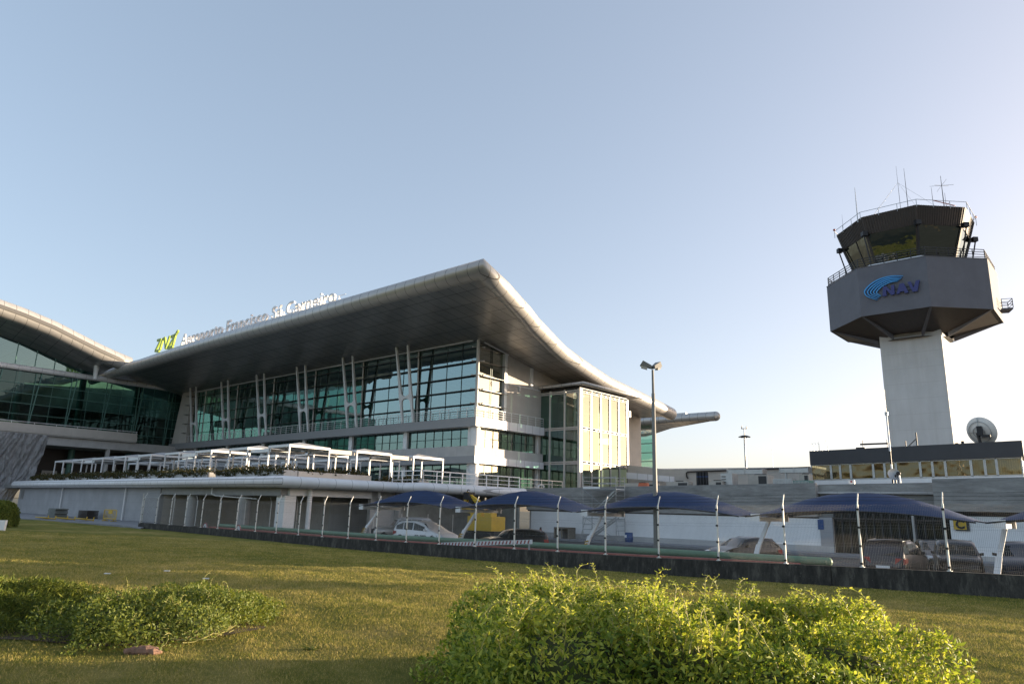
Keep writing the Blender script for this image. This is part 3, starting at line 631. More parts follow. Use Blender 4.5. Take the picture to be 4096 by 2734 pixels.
# lift tower
g0 = MB(); LX, LY0, LY1, LZ = 5.22, 12.3, 22.75, 16.85
fr = MB()
xs = [-1.3, .72, 2.95, 5.12]
for x in xs: fr.box(x - .12, LY0 - .1, 4.75, x + .12, LY0 + .14, LZ)
fr.box(4.9, LY0 - .12, 4.75, LX + .03, LY0 + .2, LZ)
for z in (16.55, 12.15, 8.1): fr.box(-1.2, LY0 - .08, z - .16, 4.9, LY0 + .1, z - .02); fr.box(-1.2, LY0 - .08, z + .06, 4.9, LY0 + .1, z + .2)
lf = T.part('lift_tower_frame', fr, MT['mullion'])
for i, (a, b) in enumerate(zip(xs, xs[1:])):
    for z0, z1 in ((4.75, 7.94), (8.3, 11.99), (12.35, 16.39)):
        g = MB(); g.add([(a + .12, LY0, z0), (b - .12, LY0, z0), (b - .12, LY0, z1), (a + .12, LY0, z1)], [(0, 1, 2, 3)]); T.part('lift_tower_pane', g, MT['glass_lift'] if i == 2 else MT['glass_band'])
ysl = [LY0 + .25 + (LY1 - LY0 - .35) * i / 5 for i in range(6)]
fr = MB(); fd = MB()
for y in ysl: fd.box(LX - .02, y - .17, 4.75, LX + .06, y - .03, LZ - .3); fr.box(LX, y, 4.75, LX + .09, y + .09, LZ)
fr.box(LX - .1, LY1 - .15, 4.75, LX + .08, LY1 + .1, LZ)
for z in (16.5, 12.15, 8.15):
    fr.box(LX + .01, LY0 + .2, z - .13, LX + .07, LY1, z - .09); fr.box(LX + .01, LY0 + .2, z + .12, LX + .07, LY1, z + .16)
    for a, b in zip(ysl, ysl[1:]): fd.box(LX, (a + b) / 2 - .08, z - .08, LX + .05, (a + b) / 2 + .1, z + .11)
T.part('lift_tower_frame', fr, MT['mullion']); T.part('frame_joint', fd, MT['louvre'], lf)
for a, b in zip(ysl, ysl[1:]):
    for z0, z1 in ((4.75, 8.0), (8.3, 12.0), (12.3, 16.6)):
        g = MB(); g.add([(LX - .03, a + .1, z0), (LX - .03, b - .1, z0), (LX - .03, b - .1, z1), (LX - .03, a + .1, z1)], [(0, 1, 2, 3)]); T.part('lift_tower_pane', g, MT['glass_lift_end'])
g = MB(); g.box(-.7, LY0 + 5, 4.3, LX - .9, LY0 + 5.15, LZ - .2); g.box(.0, LY0 + 2.5, 4.3, 1.4, LY0 + 5, LZ - .3); T.part('lift_shaft', g, MT['interior'])
g = MB()
for x, y in ((3.2, LY0 + 1.6), (4.3, LY0 + 1.6), (3.2, LY0 + 3.4), (4.3, LY0 + 3.4)): g.box(x - .09, y - .09, 4.3, x + .09, y + .09, LZ - .2)
for z in (6, 8.2, 10, 12.2, 14.2, 15.9): g.box(3.2, LY0 + 1.52, z, 4.3, LY0 + 1.68, z + .16); g.box(3.2, LY0 + 3.32, z, 4.3, LY0 + 3.48, z + .16)
T.part('lift_guide_frame', g, MT['white'])
g = MB(); g.box(3.25, LY0 + 1.7, 10.0, 4.25, LY0 + 3.3, 12.4); T.part('lift_car', g, MT['interior_light'])
for z in (8.05, 12.1): g = MB(); g.box(-.7, LY0 + .2, z - .12, LX - .2, LY0 + 1.4, z + .12); g.box(-.7, LY0 + 5.2, z - .12, LX - .2, LY1 - .2, z + .12); T.part('lift_landing', g, MT['floorslab'])
g = MB(); g.prism([(-2, 11.9), (5.8, 11.9), (5.8, 24.6), (-.8, 24.6), (-.8, 12.6), (-2, 12.6)], 17.22, 17.42); cz = T.part('lift_canopy', g, MT['metalroof'])
g = MB(); g.tube([(-2.4, 11.75, 17.35), (6.0, 11.75, 17.35), (6.0, 24.9, 17.35)], .2, 14); T.part('canopy_edge', g, MT['metalroof'], cz)
g = MB(); g.box(-1.9, 12.2, 16.85, 5.2, 22.7, 17.0); T.part('lift_tower_lid', g, MT['blackmetal'])
g = MB(); g.box(-1.9, 11.78, 16.3, -1.0, 12.25, 17.2); T.part('pilaster', g, MT['white_dirty'])
g = MB(); g.box(5.25, 22.9, 14.6, 5.4, 23.3, 15.4); T.part('wall_lamp', g, MT['white_dirty'])

# ------------------------------------------------------------------ terminal wing on the left
T = Thing('terminal_wing', 'left wing of the terminal with dark green glazing under a sunlit rounded roof edge', 'building', (-76, -12, 0), 'b')
lg = [(-64, -40, 30.2), (-64.4, -35.5, 29.5), (-65, -31.2, 28.55), (-65, -28, 27.9), (-65, -24, 26.9), (-65, -20.7, 25.85), (-65, -17.3, 24.75), (-65, -14.1, 24.05), (-65.2, -12.9, 23.95)]
def lz(y): return float(np.interp(y, [q[1] for q in lg], [q[2] for q in lg]))
lt_ = [(-70, -42, 31.7), (-70, -36, 30.7), (-70, -33, 30.2), (-70, -29.8, 29.62), (-70, -26.8, 29.05), (-70, -22.7, 28.0), (-70, -19.2, 26.78), (-70, -15.7, 25.6), (-70, -12.9, 24.8), (-70.1, -10.9, 24.35)]
def lzt(y): return float(np.interp(y, [q[1] for q in lt_], [q[2] for q in lt_]))
g = MB(); ysw = [-40, -36, -31, -28, -24, -20.7, -17.3, -14.1, -12.9]
g.grid([[(-100, y, lz(y) - 1.0), (-85, y, lz(y) - 1.0), (-76, y, lz(y) - 1.0), (-73, y, (lz(y) - 1.0) * .42 + (lzt(y) - 1.1) * .58), (-70.2, y, lzt(y) - 1.1)] for y in ysw]); T.part('soffit', g, MT['soffit'])
g = MB(); g.grid([[(x, y, lzt(y) + .8) for x in (-100, -85, -75, -71)] for y in ysw]); rf = T.part('roof', g, MT['rooftop'])
g = MB(); g.tube(lt_, 1.3, 26); T.part('roof_edge', g, MT['metalroof'], rf)
g = MB(); g.tube([(-75.6, -40, 22.2), (-75.6, 0.2, 22.2)], .45, 18); T.part('rounded_fascia', g, MT['pipe'])
XW = -76
lim = [-43.4, -38.1, -32.75, -27.4, -22.1, -16.95, -11.6, -6.4, -1.1, 1.3]
for a, b in zip(lim, lim[1:]):
    zb = 13.5 if b < -6 else 11.3
    g = MB(); g.add([(XW, a, zb), (XW, b, zb), (XW, b, 21.9), (XW, a, 21.9)], [(0, 1, 2, 3)]); w = T.part('curtain_wall_bay', g, MT['glass_dark'])
    m = MB()
    for z in (19.87, 18.35, 16.8, 15.15, 13.5): m.box(XW - .02, a, z - .06, XW + .16, b, z + .02)
    m.beam((XW + .12, a, 22), (XW + .12, a, zb), .09, .2); m.beam((XW + .14, a + .75, 21.9), (XW + .14, a + .1, zb), .12, .2); m.beam((XW + .06, (a + b) / 2, 21.9), (XW + .06, (a + b) / 2, zb), .035, .1)
    T.part('mullion', m, MT['mulgreen'], w)
g = MB(); g.add([(XW, -40, 22.6), (XW, -12.2, 22.6), (XW, -14.5, lz(-14.5) - 1.05), (XW, -17.3, lz(-17.3) - 1.05), (XW, -24, lz(-24) - 1.05), (XW, -31, lz(-31) - 1.05), (XW, -40, lz(-40) - 1.05)], [tuple(range(7))]); w = T.part('clerestory_glass', g, MT['glass_band'])
m = MB()
for y in (-36, -33.3, -30.6, -27.9, -25.2, -22.5, -19.8): m.beam((XW + .05, y, 22.6), (XW + .05, y, lz(y) - 1.05), .09, .12)
T.part('mullion', m, MT['mulgreen'], w)
g = MB(); g.tube([(-73, -14.6, 21.6), (-73, -14.6, lz(-14.6) - .2)], [.3, .42], 14); T.part('support_column', g, MT['white_dirty'])
g = MB(); g.tube([(-76.0, .3, 21.95), (-75.0, .3, 21.85)], .16, 8); T.part('edge_bracket', g, MT['white_dirty'])
for y in (-34, -23, -14, -5): g = MB(); g.tube([(-80, y, 4.3), (-80, y, 24)], .5, 14); T.part('inner_column', g, MT['mulgreen'])
g = MB(); g.box(-95, -40, 4.2, -94.6, 3, 26); T.part('interior_wall', g, MT['interior'])
g = MB(); g.box(-95, 2.6, 4, -76.3, 2.9, 24); T.part('interior_wall', g, MT['interior'])
g = MB(); g.box(-95, -40, 13.0, -76.1, 3, 13.45); g.box(-95, -40, 17.4, -84, 3, 17.8); T.part('floor_slab', g, MT['floorslab'])
g = MB(); g.box(-79.5, -6.3, 11.4, -79.2, 1.2, 12.9); T.part('lobby_wall', g, simple('warm_lobby_finish', (.36, .29, .12), .7))
g = MB()
for y in (-4.9, -4.1, -3.3): g.box(-79.15, y, 11.75, -79.1, y + .62, 12.5)
T.part('screens', g, MT['dark'])
# parapet with railing and the concrete ledge below
g = MB(); g.box(-73.2, -41, 12.9, -72.8, -6.8, 13.45); g.box(-72.9, -41, 12.1, -72.6, -6.8, 12.9); T.part('parapet', g, MT['beige'])
g = MB(); g.box(-76, -41, 11.9, -72.75, -6.8, 12.1); T.part('parapet_floor', g, MT['precast'])
g = MB(); g.tube([(-72.9, -41, 13.72), (-72.9, -6.8, 13.72)], .05, 8)
for i in range(12): g.box(-72.93, -40 + 3 * i, 13.45, -72.87, -39.94 + 3 * i, 13.7)
T.part('handrail', g, MT['white'])
g = MB(); g.box(-74, -41, 10.55, -73.2, 1.4, 11.75); g.box(-74.4, -41, 11.75, -73.4, 1.4, 11.9); T.part('ledge_beam', g, MT['precast'])
for y in (-31, -20.9, -10.7): g = MB(); g.box(-74, y - .25, 4.3, -73.4, y + .25, 10.55); T.part('column', g, MT['precast'])
g = MB(); g.box(-82, -41, 4.3, -81.7, 2, 10.6); g.box(-81.7, -41, 6.9, -81.4, 2, 7.4); T.part('recess_wall', g, MT['bronze'])
g = MB(); g.box(-82, -41, 10.5, -74, 2, 10.6); T.part('recess_ceiling', g, MT['interior'])
for y in (-24, -17.5, -12): g = MB(); g.box(-81.4, y, 4.3, -81.2, y + 2.2, 6.9); T.part('shutter', g, MT['beige'])
g = MB(); g.tube([(-80.5, -14.6, 5.1), (-80.5, -14.6, 7.4)], .38, 12); T.part('tank', g, MT['steel'])

# plastic sheeting on scaffolding, far left
T = Thing('scaffold_sheeting', 'crumpled grey translucent plastic sheeting hung over scaffolding at the left edge', 'plastic sheet', (-70, -27, 0), 'b')
tl = [bx(-260, 1705, -68), bx(192, 1742, -68)]
def shp(u, v):
    top = tl[0] * (1 - u) + tl[1] * u; xe = np.interp(v, [0, .25, .55, .75, 1], [1, .985, .93, .80, .72])
    y = tl[0][1] + (tl[1][1] - tl[0][1]) * u * xe; z = top[2] * (1 - v) + .5 * v + .25 * math.sin(u * 14) * (1 - abs(2 * v - 1))
    nz = mathutils.noise
    f1 = 1 - abs(nz.noise(Vector((u * 11 - v * 3, v * 1.6, 3.1))) * 2); f2 = 1 - abs(nz.noise(Vector((u * 24 + v * 5, v * 3, 7.7))) * 2); f3 = 1 - abs(nz.noise(Vector((u * 48 - v * 9, v * 8, 1.7))) * 2)
    x = -68 + .35 * f1 + .28 * f2 + .16 * f3 + .35 * math.sin(v * 5.1 + u * 3)
    return (x, y, z)
g = MB(); g.grid([[shp(i / 160, j_ / 160) for i in range(161)] for j_ in range(161)]); T.part('sheet', g, MT['sheet'])
g = MB()
for y in np.linspace(tl[0][1], tl[1][1] - 1, 6): g.tube([(-69.2, y, .4), (-69.2, y, tl[1][2])], .03, 6)
for z in (2.4, 4.6, 6.8, 9.0, 11.0): g.tube([(-69.25, tl[0][1], z), (-69.25, tl[1][1] - 1, z)], .03, 6)
T.part('scaffold_frame', g, MT['steel'])

# ------------------------------------------------------------------ rooftop lettering
def text_mb(s_, size=1, ext=.1, off=0, shear=0):
    cu = bpy.data.curves.new('tmp', 'FONT'); cu.body = s_; cu.size = size; cu.extrude = ext; cu.offset = off; cu.shear = shear; cu.resolution_u = 4
    o = bpy.data.objects.new('tmp', cu); COL.objects.link(o); dg = bpy.context.evaluated_depsgraph_get(); dg.update(); me = o.evaluated_get(dg).to_mesh()
    g = MB(); g.add([tuple(v.co) for v in me.vertices], [tuple(p.vertices) for p in me.polygons]); o.to_mesh_clear; bpy.data.objects.remove(o); bpy.data.curves.remove(cu); return g
T = Thing('rooftop_sign', 'tall white letters spelling Aeroporto Francisco Sá Carneiro along the roof edge', 'sign', (-30, -11, 24.9), 'b')
full = 'Aeroporto Francisco Sá Carneiro'
ref = text_mb(full, 1, .05, .002); mxx = max(p[0] for p in ref.v); X0, X1 = -50.7, -12.2; sx = (X1 - X0) / mxx
pos = 0
for wd in full.split(' '):
    i = full.index(wd, pos); pre = text_mb(full[:i] + '.', 1, .05, .001) if i else None; dot = text_mb('.', 1, .05, .002)
    startx = 0 if not i else max(p[0] for p in pre.v) - max(p[0] for p in dot.v)
    g = text_mb(wd, 1, .05, .001); 
    g.xf(lambda p: (X0 + (p[0] + startx) * sx, -11.05 - p[2] * 2.6, 25.02 + p[1] * 2.42)); T.part('word', g, MT['letter']); pos = i + len(wd)
g = MB()
for z in (25.2, 25.75): g.box(X0, -10.75, z, X1 + 1.4, -10.70, z + .05)
for i in range(28): x = X0 + i * 1.43; g.box(x, -10.72, 24.2, x + .05, -10.66, 25.8); g.beam((x, -10.7, 25.7), (x, -9.7, 24.3), .05)
T.part('support_frame', g, MT['white_dirty'])
T = Thing('logo_sign', 'lime green stylised ana logo with an aeroplane shaped last letter on the roof edge', 'sign', (-55, -11, 24.9), 'b')
def stroke(pts, w, y0, y1):
    g = MB()
    for a, b in zip(pts, pts[1:]):
        a2, b2 = V3((a[0], 0, a[1])), V3((b[0], 0, b[1])); d = (b2 - a2) / np.linalg.norm(b2 - a2); nrm = V3((-d[2], 0, d[0])) * w / 2
        lo = [a2 - nrm, b2 - nrm, b2 + nrm, a2 + nrm]; g.hexa([(p[0], y0, p[2]) for p in lo], [(p[0], y1, p[2]) for p in lo])
    for a in pts: g.tube([(a[0], y0, a[1]), (a[0], y1, a[1])], w / 2, 14)
    return g
lx = lambda a: -59.5 + (a - 190) * (7.5 / 250); lzz = lambda x, y: 25.0 + ((768 - (x - 190) * .30) - y) * (1.72 / 118)
def lp(pts): return [(lx(a), lzz(a, b)) for a, b in pts]
for pts in ([(208, 632), (246, 622), (198, 748), (236, 746)], [(250, 725), (268, 622), (290, 605), (300, 640), (318, 712)], [(318, 712), (345, 590)], [(368, 590), (412, 570), (432, 530)], [(412, 570), (398, 668)], [(408, 580), (345, 712), (395, 696)]):
    T.part('letter_stroke', stroke(lp(pts), .42, -11.25, -11.0), MT['limesign'])
g = MB(); g.box(-59.6, -10.95, 24.3, -52.0, -10.88, 24.95); T.part('support_frame', g, MT['limeedge'])

# ------------------------------------------------------------------ second terminal roof further right
T = Thing('pier_building', 'further terminal pier with rounded aluminium roof edge projecting right of the main roof', 'building', (-5, 55, 0), 'b')
g = MB(); g.tube([(-40, 52, 18.15), (3.6, 52, 18.15)], .78, 22); g.sphere((3.6, 52, 18.15), .78, 18, 12)
g2 = MB(); g2.grid([[(-40, 52, 17.5), (-10, 52, 17.5), (3.9, 52, 17.5)], [(-40, 55, 17.0), (-14, 55, 17.0), (-6, 55, 17.0)], [(-40, 60, 16.4), (-20, 60, 16.4), (-14, 60, 16.4)]]); T.part('soffit', g2, MT['soffit'])
g2 = MB(); g2.grid([[(-40, 52, 18.9), (3.6, 52, 18.9)], [(-40, 60, 18.0), (-14, 60, 18.0)]]); rf = T.part('roof', g2, MT['rooftop']); T.part('roof_edge', g, MT['metalroof'], rf)
g = MB(); g.add([(-24, 54.5, 9.8), (-9.2, 54.5, 9.8), (-9.2, 54.5, 16.9), (-24, 54.5, 16.9)], [(0, 1, 2, 3)]); w = T.part('curtain_wall_bay', g, MT['glass_lift'])
m = MB()
for z in (9.9, 11.4, 12.9, 14.5, 16.1): m.box(-24, 54.0, z - .05, -8.9, 54.5, z + .05)
for x in (-9.3, -12.2, -15.2): m.box(x - .1, 54.4, 9.8, x + .1, 54.6, 16.9)
T.part('mullion', m, MT['louvre'], w)
g = MB(); g.box(-30, 54, 4, -9.5, 66, 9.7); T.part('lower_storey', g, MT['beige'])
R_, Q = railing_mb([(-16, 53.6), (-9, 53.6)], 9.2, 1.2, 1.5, 4, .03, .03); R_.add(Q.v, Q.f); T.part('railing', R_, MT['white'])
g = MB(); g.box(-4.4, 53, 19.0, -2.2, 53.6, 19.25); T.part('roof_unit', g, MT['steel'])
# ------------------------------------------------------------------ right hand buildings
T = Thing('service_building', 'long low board marked concrete building with white wall panels behind the car canopies', 'building', (-20, 0, 0), 'b'); T.o.location = WB(20, 0, 0); T.base = T.off = (20, 0, 0)
def zc(x): return 4.66 + (x - 8.6) * .0145
g = MB()
def cwall(x0, x1, y0, y1, zb, dz=0): g.hexa([(x0, y0, zb), (x1, y0, zb), (x1, y1, zb), (x0, y1, zb)], [(x0, y0, zc(x0) + dz), (x1, y0, zc(x1) + dz), (x1, y1, zc(x1) + dz), (x0, y1, zc(x0) + dz)])
cwall(8.3, 36, -1.0, -.6, 2.62); cwall(36, 45, -.2, .2, 2.62, -.08); cwall(43.7, 62, -1.4, -.9, 3.2, .1)
g.box(35.75, -.6, 2.62, 36, .2, 4.95)
T.part('concrete_parapet', g, MT['concrete'])
g = MB(); g.box(8.3, -.6, 4.3, 62, 14, 4.45); T.part('flat_roof', g, MT['precast'])
g = MB(); g.box(8.8, -.85, .58, 36.3, -.6, 2.5); T.part('white_wall_panel', g, MT['white_dirty'])
g = MB(); g.box(8.4, -.95, -.2, 37, -.6, .58); g.box(8.4, -.6, -.2, 8.7, 3, 4.3); T.part('plinth', g, MT['precast'])
g = MB(); g.box(8.3, -.8, 2.5, 44, .4, 2.62); T.part('shadow_gap', g, MT['bronze'])
q0 = by(3262, 2100, -.9); q1 = by(3330, 2100, -.9); q2 = by(3800, 2100, -.9)
g = MB(); g.box(q0[0] + .3, -.9, .0, q1[0], -.6, 2.6); dr = T.part('door', g, MT['wallgrey'])
g = MB(); a_ = by(3270, 2076, -.92); b_ = by(3290, 2116, -.92); g.box(a_[0], -.94, b_[2], b_[0] + .1, -.9, a_[2]); T.part('door_notice', g, MT['blue'], dr)
# glazed hall
g = MB(); g.add([(q1[0], -.3, .1), (q2[0], -.3, .1), (q2[0], -.3, 3.1), (q1[0], -.3, 3.1)], [(0, 1, 2, 3)]); w = T.part('shopfront_glass', g, MT['carglass'])
m = MB(); nn = 14
for i in range(nn + 1): x = q1[0] + (q2[0] - q1[0]) * i / nn; m.box(x - .05, -.42, .1, x + .05, -.2, 3.1)
m.box(q1[0], -.43, 2.35, q2[0], -.2, 2.45); T.part('window_frame', m, MT['dark'], w)
x_ = by(3655, 2100, -1.2)[0]; g = MB(); g.tube([(x_, -1.3, 0), (x_, -1.3, 3.0)], .09, 8); T.part('post', g, MT['steel'])
g = MB(); g.box(q2[0], -.85, .45, 62, -.6, 2.9); T.part('white_wall_panel', g, MT['white_dirty'])
g = MB(); g.box(q2[0], -.9, -.2, 62, -.6, .45); T.part('plinth', g, MT['precast'])
g = MB(); g.box(q1[0], .2, -.2, 62, .4, 4.3); g.box(q1[0], -.6, 3.1, 62, .4, 3.2); T.part('recess_wall', g, MT['bronze'])
a_ = by(3818, 2069, -.9); b_ = by(3880, 2122, -.9)
g = MB(); g.box(a_[0], -.95, b_[2], b_[0], -.86, a_[2]); sg = T.part('sign_board', g, MT['dark'])
cx_ = (a_[0] + b_[0]) / 2 - .12; cz_ = b_[2] + .40
g = MB(); g.box(cx_ - .36, -.98, cz_ - .34, cx_ + .36, -.96, cz_ + .34); T.part('sign_square', g, MT['yellow'], sg)
g = text_mb('C', .72, .01, .03); g.xf(lambda p: (cx_ + p[0] - .24, -1.0 - p[2], cz_ - .25 + p[1])); T.part('sign_letter', g, MT['blackmetal'], sg)

T = Thing('control_building', 'low office block with charcoal fascia and long ribbon window at the foot of the tower', 'building', (38, 16, 0), 'b')
kl, kr = 30.1, 47.25
def kz(x, z): return z + (x - kl) * .0185
def kbox(x0, x1, y0, y1, z0, z1): g.hexa([(x0, y0, kz(x0, z0)), (x1, y0, kz(x1, z0)), (x1, y1, kz(x1, z0)), (x0, y1, kz(x0, z0))], [(x0, y0, kz(x0, z1)), (x1, y0, kz(x1, z1)), (x1, y1, kz(x1, z1)), (x0, y1, kz(x0, z1))])
g = MB(); kbox(kl, kr, 15.9, 32, 7.56, 8.88); T.part('fascia', g, MT['darkfascia'])
g = MB(); kbox(kl + .2, kr - .2, 16.2, 31.8, 5.95, 6.06); kbox(kl + .2, kr - .2, 16.15, 31.8, 3.2, 5.95); T.part('wall', g, MT['white'])
g = MB(); kbox(kl + .5, kr - .5, 19, 31, 6.06, 7.56); T.part('inner_wall', g, MT['interior_light'])
c4 = lambda a, b: (3240 + a * .3644, 1740 + b * .3644)
cuts = [by(*c4(a, 400), 16.2)[0] for a in (12, 232, 332, 448, 697, 822, 948, 1215, 1350, 1492, 1775, 1928, 2058, 2345)]
mg = glassmat('amber_reflecting_window', (.42, .38, .24), .10, (.75, .62, .40), .04, .5)
for a, b in zip(cuts, cuts[1:]):
    g = MB(); g.add([(a, 16.25, kz(a, 6.06)), (b, 16.25, kz(b, 6.06)), (b, 16.25, kz(b, 7.56)), (a, 16.25, kz(a, 7.56))], [(0, 1, 2, 3)]); w = T.part('window', g, mg)
    m = MB()
    for p, q in (((a + .05, 16.2, kz(a, 6.06)), (a + .05, 16.2, kz(a, 7.56))), ((b - .04, 16.2, kz(b, 6.06)), (b - .04, 16.2, kz(b, 7.56))), ((a, 16.2, kz(a, 6.10)), (b, 16.2, kz(b, 6.10))), ((a, 16.2, kz(a, 7.52)), (b, 16.2, kz(b, 7.52)))): m.beam(p, q, .07, .1)
    T.part('window_frame', m, MT['steel'], w)
    c_ = MB(); n_ = max(3, int((b - a) / .16))
    for i in range(n_): x = a + (b - a) * (i + .5) / n_; c_.beam((x, 16.6, kz(x, 6.1)), (x, 16.6, kz(x, 7.5)), .10, .012, (1, .45 + .2 * math.sin(i * 7.7), 0))
    T.part('blind', c_, MT['interior_light'], w)
for xx in (31.2,):
    g = MB()
    for x in (31.0, 31.6): g.tube([(x, 16.1, 8.7), (x, 16.1, 9.6), (x, 16.25, 9.85), (x, 16.5, 9.95), (x, 16.8, 9.85), (x, 16.9, 9.6), (x, 16.9, 8.9)], .025, 6)
    for x in (30.2, 30.5, 30.8): g.tube([(x, 16.1, 8.8), (x, 16.1, 9.6)], .02, 6)
    g.tube([(30.2, 16.1, 9.6), (31.0, 16.1, 9.6)], .02, 6); T.part('roof_ladder_rail', g, MT['steel'])
g = MB(); g.box(34.6, 16.6, 9.35, 37.0, 16.75, 9.5); g.box(34.2, 16.6, 9.0, 35.0, 16.9, 9.15)
for x in (34.8, 36.9, 37.05): g.box(x, 16.65, 8.9, x + .05, 16.72, 9.8)
g.beam((38.7, 16.6, 9.1), (39.4, 16.6, 9.75), .07, .07); g.box(39.35, 16.57, 9.0, 39.45, 16.65, 10.3); g.box(38.45, 16.57, 9.0, 38.52, 16.65, 9.6); T.part('roof_bracket', g, MT['blackmetal'])

# satellite dish on the control building
p_ = by(3917, 1728, 20)
T = Thing('satellite_dish', 'large pale satellite dish seen from behind on the control building roof', 'satellite dish', (p_[0], 20, 9.0), 'b')
def dishmb(c, R_, dep, ax, n=28, m=8):
    g = MB(); ax = V3(ax); ax /= np.linalg.norm(ax); u = np.cross(ax, (0, 0, 1)); u /= np.linalg.norm(u); v = np.cross(u, ax); vs = []; fs = []
    for i in range(m + 1):
        r = R_ * i / m
        for k_ in range(n): th = 2 * math.pi * k_ / n; vs.append(V3(c) + u * r * math.cos(th) + v * r * math.sin(th) + ax * dep * (i / m) ** 2)
    fs = [(i * n + k_, (i + 1) * n + k_, (i + 1) * n + (k_ + 1) % n, i * n + (k_ + 1) % n) for i in range(m) for k_ in range(n)]
    g.add(vs, fs, True); return g, u, v, ax
g, u, v, ax = dishmb((p_[0], 20, p_[2]), 1.32, .42, (.35, .9, .28)); T.part('dish', g, MT['dishwhite'])
g = MB(); c_ = V3((p_[0], 20, p_[2])) - ax * .1
for r in (.5, .95): g.tube([c_ + u * r * math.cos(t) + v * r * math.sin(t) + ax * .42 * (r / 1.32) ** 2 for t in np.linspace(0, 2 * math.pi, 25)[:-1]], .03, 5, closed=True)
g.beam(c_, c_ + v * 1.25 + ax * .35, .06); g.beam(c_, c_ - u * 1.2 + ax * .3, .05); T.part('stiffening_rib', g, MT['steel'])
g = MB(); g.tube([(p_[0] + .1, 19.7, 8.9), c_ - ax * .2], .13, 8); g.box(p_[0] - .1, 19.4, p_[2] - .35, p_[0] + .3, 19.9, p_[2] + .5); g.box(p_[0] + .25, 19.3, p_[2] - .5, p_[0] + .9, 19.7, p_[2] - .3); T.part('mount', g, MT['blackmetal'])
p_ = by(3845, 1765, 19)
T = Thing('roof_cable_box', 'dark cable boxes on the roof edge left of the large dish', 'equipment', (p_[0], 19, 9), 'b')
g = MB(); g.box(p_[0] - .6, 18.8, 8.8, p_[0] + .7, 19.2, 9.25); g.box(p_[0] - .5, 18.8, 9.25, p_[0] - .25, 19.1, 9.45); g.box(p_[0], 18.8, 9.25, p_[0] + .2, 19.1, 9.6); T.part('housing', g, MT['blackmetal'])
# small dish, camera and striped mast by the parapet
b0 = by(3572, 1930, 3); t0 = by(3546, 1655, 3); t1 = by(3541, 1606, 3)
T = Thing('antenna_mast', 'slim banded mast with whip antenna standing in front of the tower shaft', 'antenna', (b0[0], 3, 4.4), 'b')
hh = t0[2] - 4.4
for i, (a, b) in enumerate(((0, .24), (.24, .36), (.36, .52), (.52, .74), (.74, 1))):
    g = MB(); g.tube([(b0[0], 3, 4.45 + hh * a), (b0[0], 3, 4.45 + hh * b)], .065 if i % 2 else .06, 8); T.part('mast_section', g, MT['blackmetal'] if i % 2 == 0 and i < 4 else MT['white'])
g = MB(); g.tube([(b0[0], 3, 4.4 + hh), (b0[0], 3, 4.4 + hh + 1.9)], .015, 5); g.cyl((b0[0], 3, 4.3 + hh), .12, .25, 8); T.part('whip', g, MT['steel'])
T = Thing('small_dish', 'small round satellite dish beside the banded mast', 'satellite dish', (b0[0] + .5, 2.6, 4.4), 'b')
d_ = by(3575, 1898, 2.6); g, *_ = dishmb((d_[0], 2.6, d_[2]), .45, .12, (.5, -.8, .3), 20, 5); T.part('dish', g, MT['steel'])
g = MB(); g.tube([(d_[0] + .1, 2.6, 4.45), (d_[0] + .1, 2.6, d_[2])], .05, 6); g.tube([(d_[0] + .3, 2.6, 4.45), (d_[0] + .3, 2.6, d_[2] + .1)], .06, 6); T.part('bracket', g, MT['blackmetal'])
d_ = by(3600, 1895, 2.6)
T = Thing('dome_camera', 'white post with black dome camera right of the small dish', 'camera', (d_[0], 2.6, 4.4), 'b')
g = MB(); g.tube([(d_[0], 2.6, 4.45), (d_[0] - .08, 2.6, d_[2])], .07, 8); T.part('post', g, MT['white']); g = MB(); g.sphere((d_[0] - .1, 2.6, d_[2] + .05), .16, 12, 8); T.part('dome', g, MT['blackmetal'])
d_ = by(3407, 1925, 1.5); T = Thing('wall_siren', 'small white box with red light on the parapet left of the mast', 'siren', (d_[0], 1.5, 4.5), 'b')
g = MB(); g.box(d_[0] - .2, 1.4, 4.5, d_[0] + .2, 1.6, d_[2] + .1); T.part('housing', g, MT['white']); g = MB(); g.sphere((d_[0], 1.36, d_[2]), .07, 8, 6); T.part('lamp', g, MT['red'])

# ------------------------------------------------------------------ control tower
TC = V3((50.2, 85.6, 0)); A0 = rad(-109.0); NF = V3((-.668, -.744, 0)); TF = V3((.744, -.668, 0))
T = Thing('control_tower', 'octagonal grey air traffic control tower on a pale square shaft with blue NAV emblem', 'control tower', tuple(TC), 'w')
def ring(R_, z, off=0): return [(TC[0] + R_ * math.cos(A0 + rad(45) * k_ + off), TC[1] + R_ * math.sin(A0 + rad(45) * k_ + off), z) for k_ in range(8)]
def sq(h, w, z): return [tuple(TC + NF * h * a + TF * w * b + V3((0, 0, z))) for a, b in ((1, -1), (1, 1), (-1, 1), (-1, -1))]
H_, W_ = 3.0, 3.35
g = MB(); g.hexa(sq(H_, W_, 0), sq(H_, W_, 26.5)); T.part('shaft', g, MT['towerwhite'])
RB = 9.62
g = MB(); lo, hi = ring(RB, 26.0), ring(RB, 32.0); g.add(lo + hi, [(i, (i + 1) % 8, 8 + (i + 1) % 8, 8 + i) for i in range(8)] + [tuple(range(8, 16))]); 
hi2 = ring(RB + .05, 32.0); g.hexa(ring(RB - .02, 31.9), ring(RB + .06, 32.06)); T.part('gallery_wall', g, MT['towergrey'])
g = MB(); u_ = ring(RB - .25, 26.02); inn = []
for k_ in range(8):
    a = A0 + rad(45) * k_; inn.append((TC[0] + 4.2 * math.cos(a), TC[1] + 4.2 * math.sin(a), 23.95))
ul_ = ring(RB, 26.0)
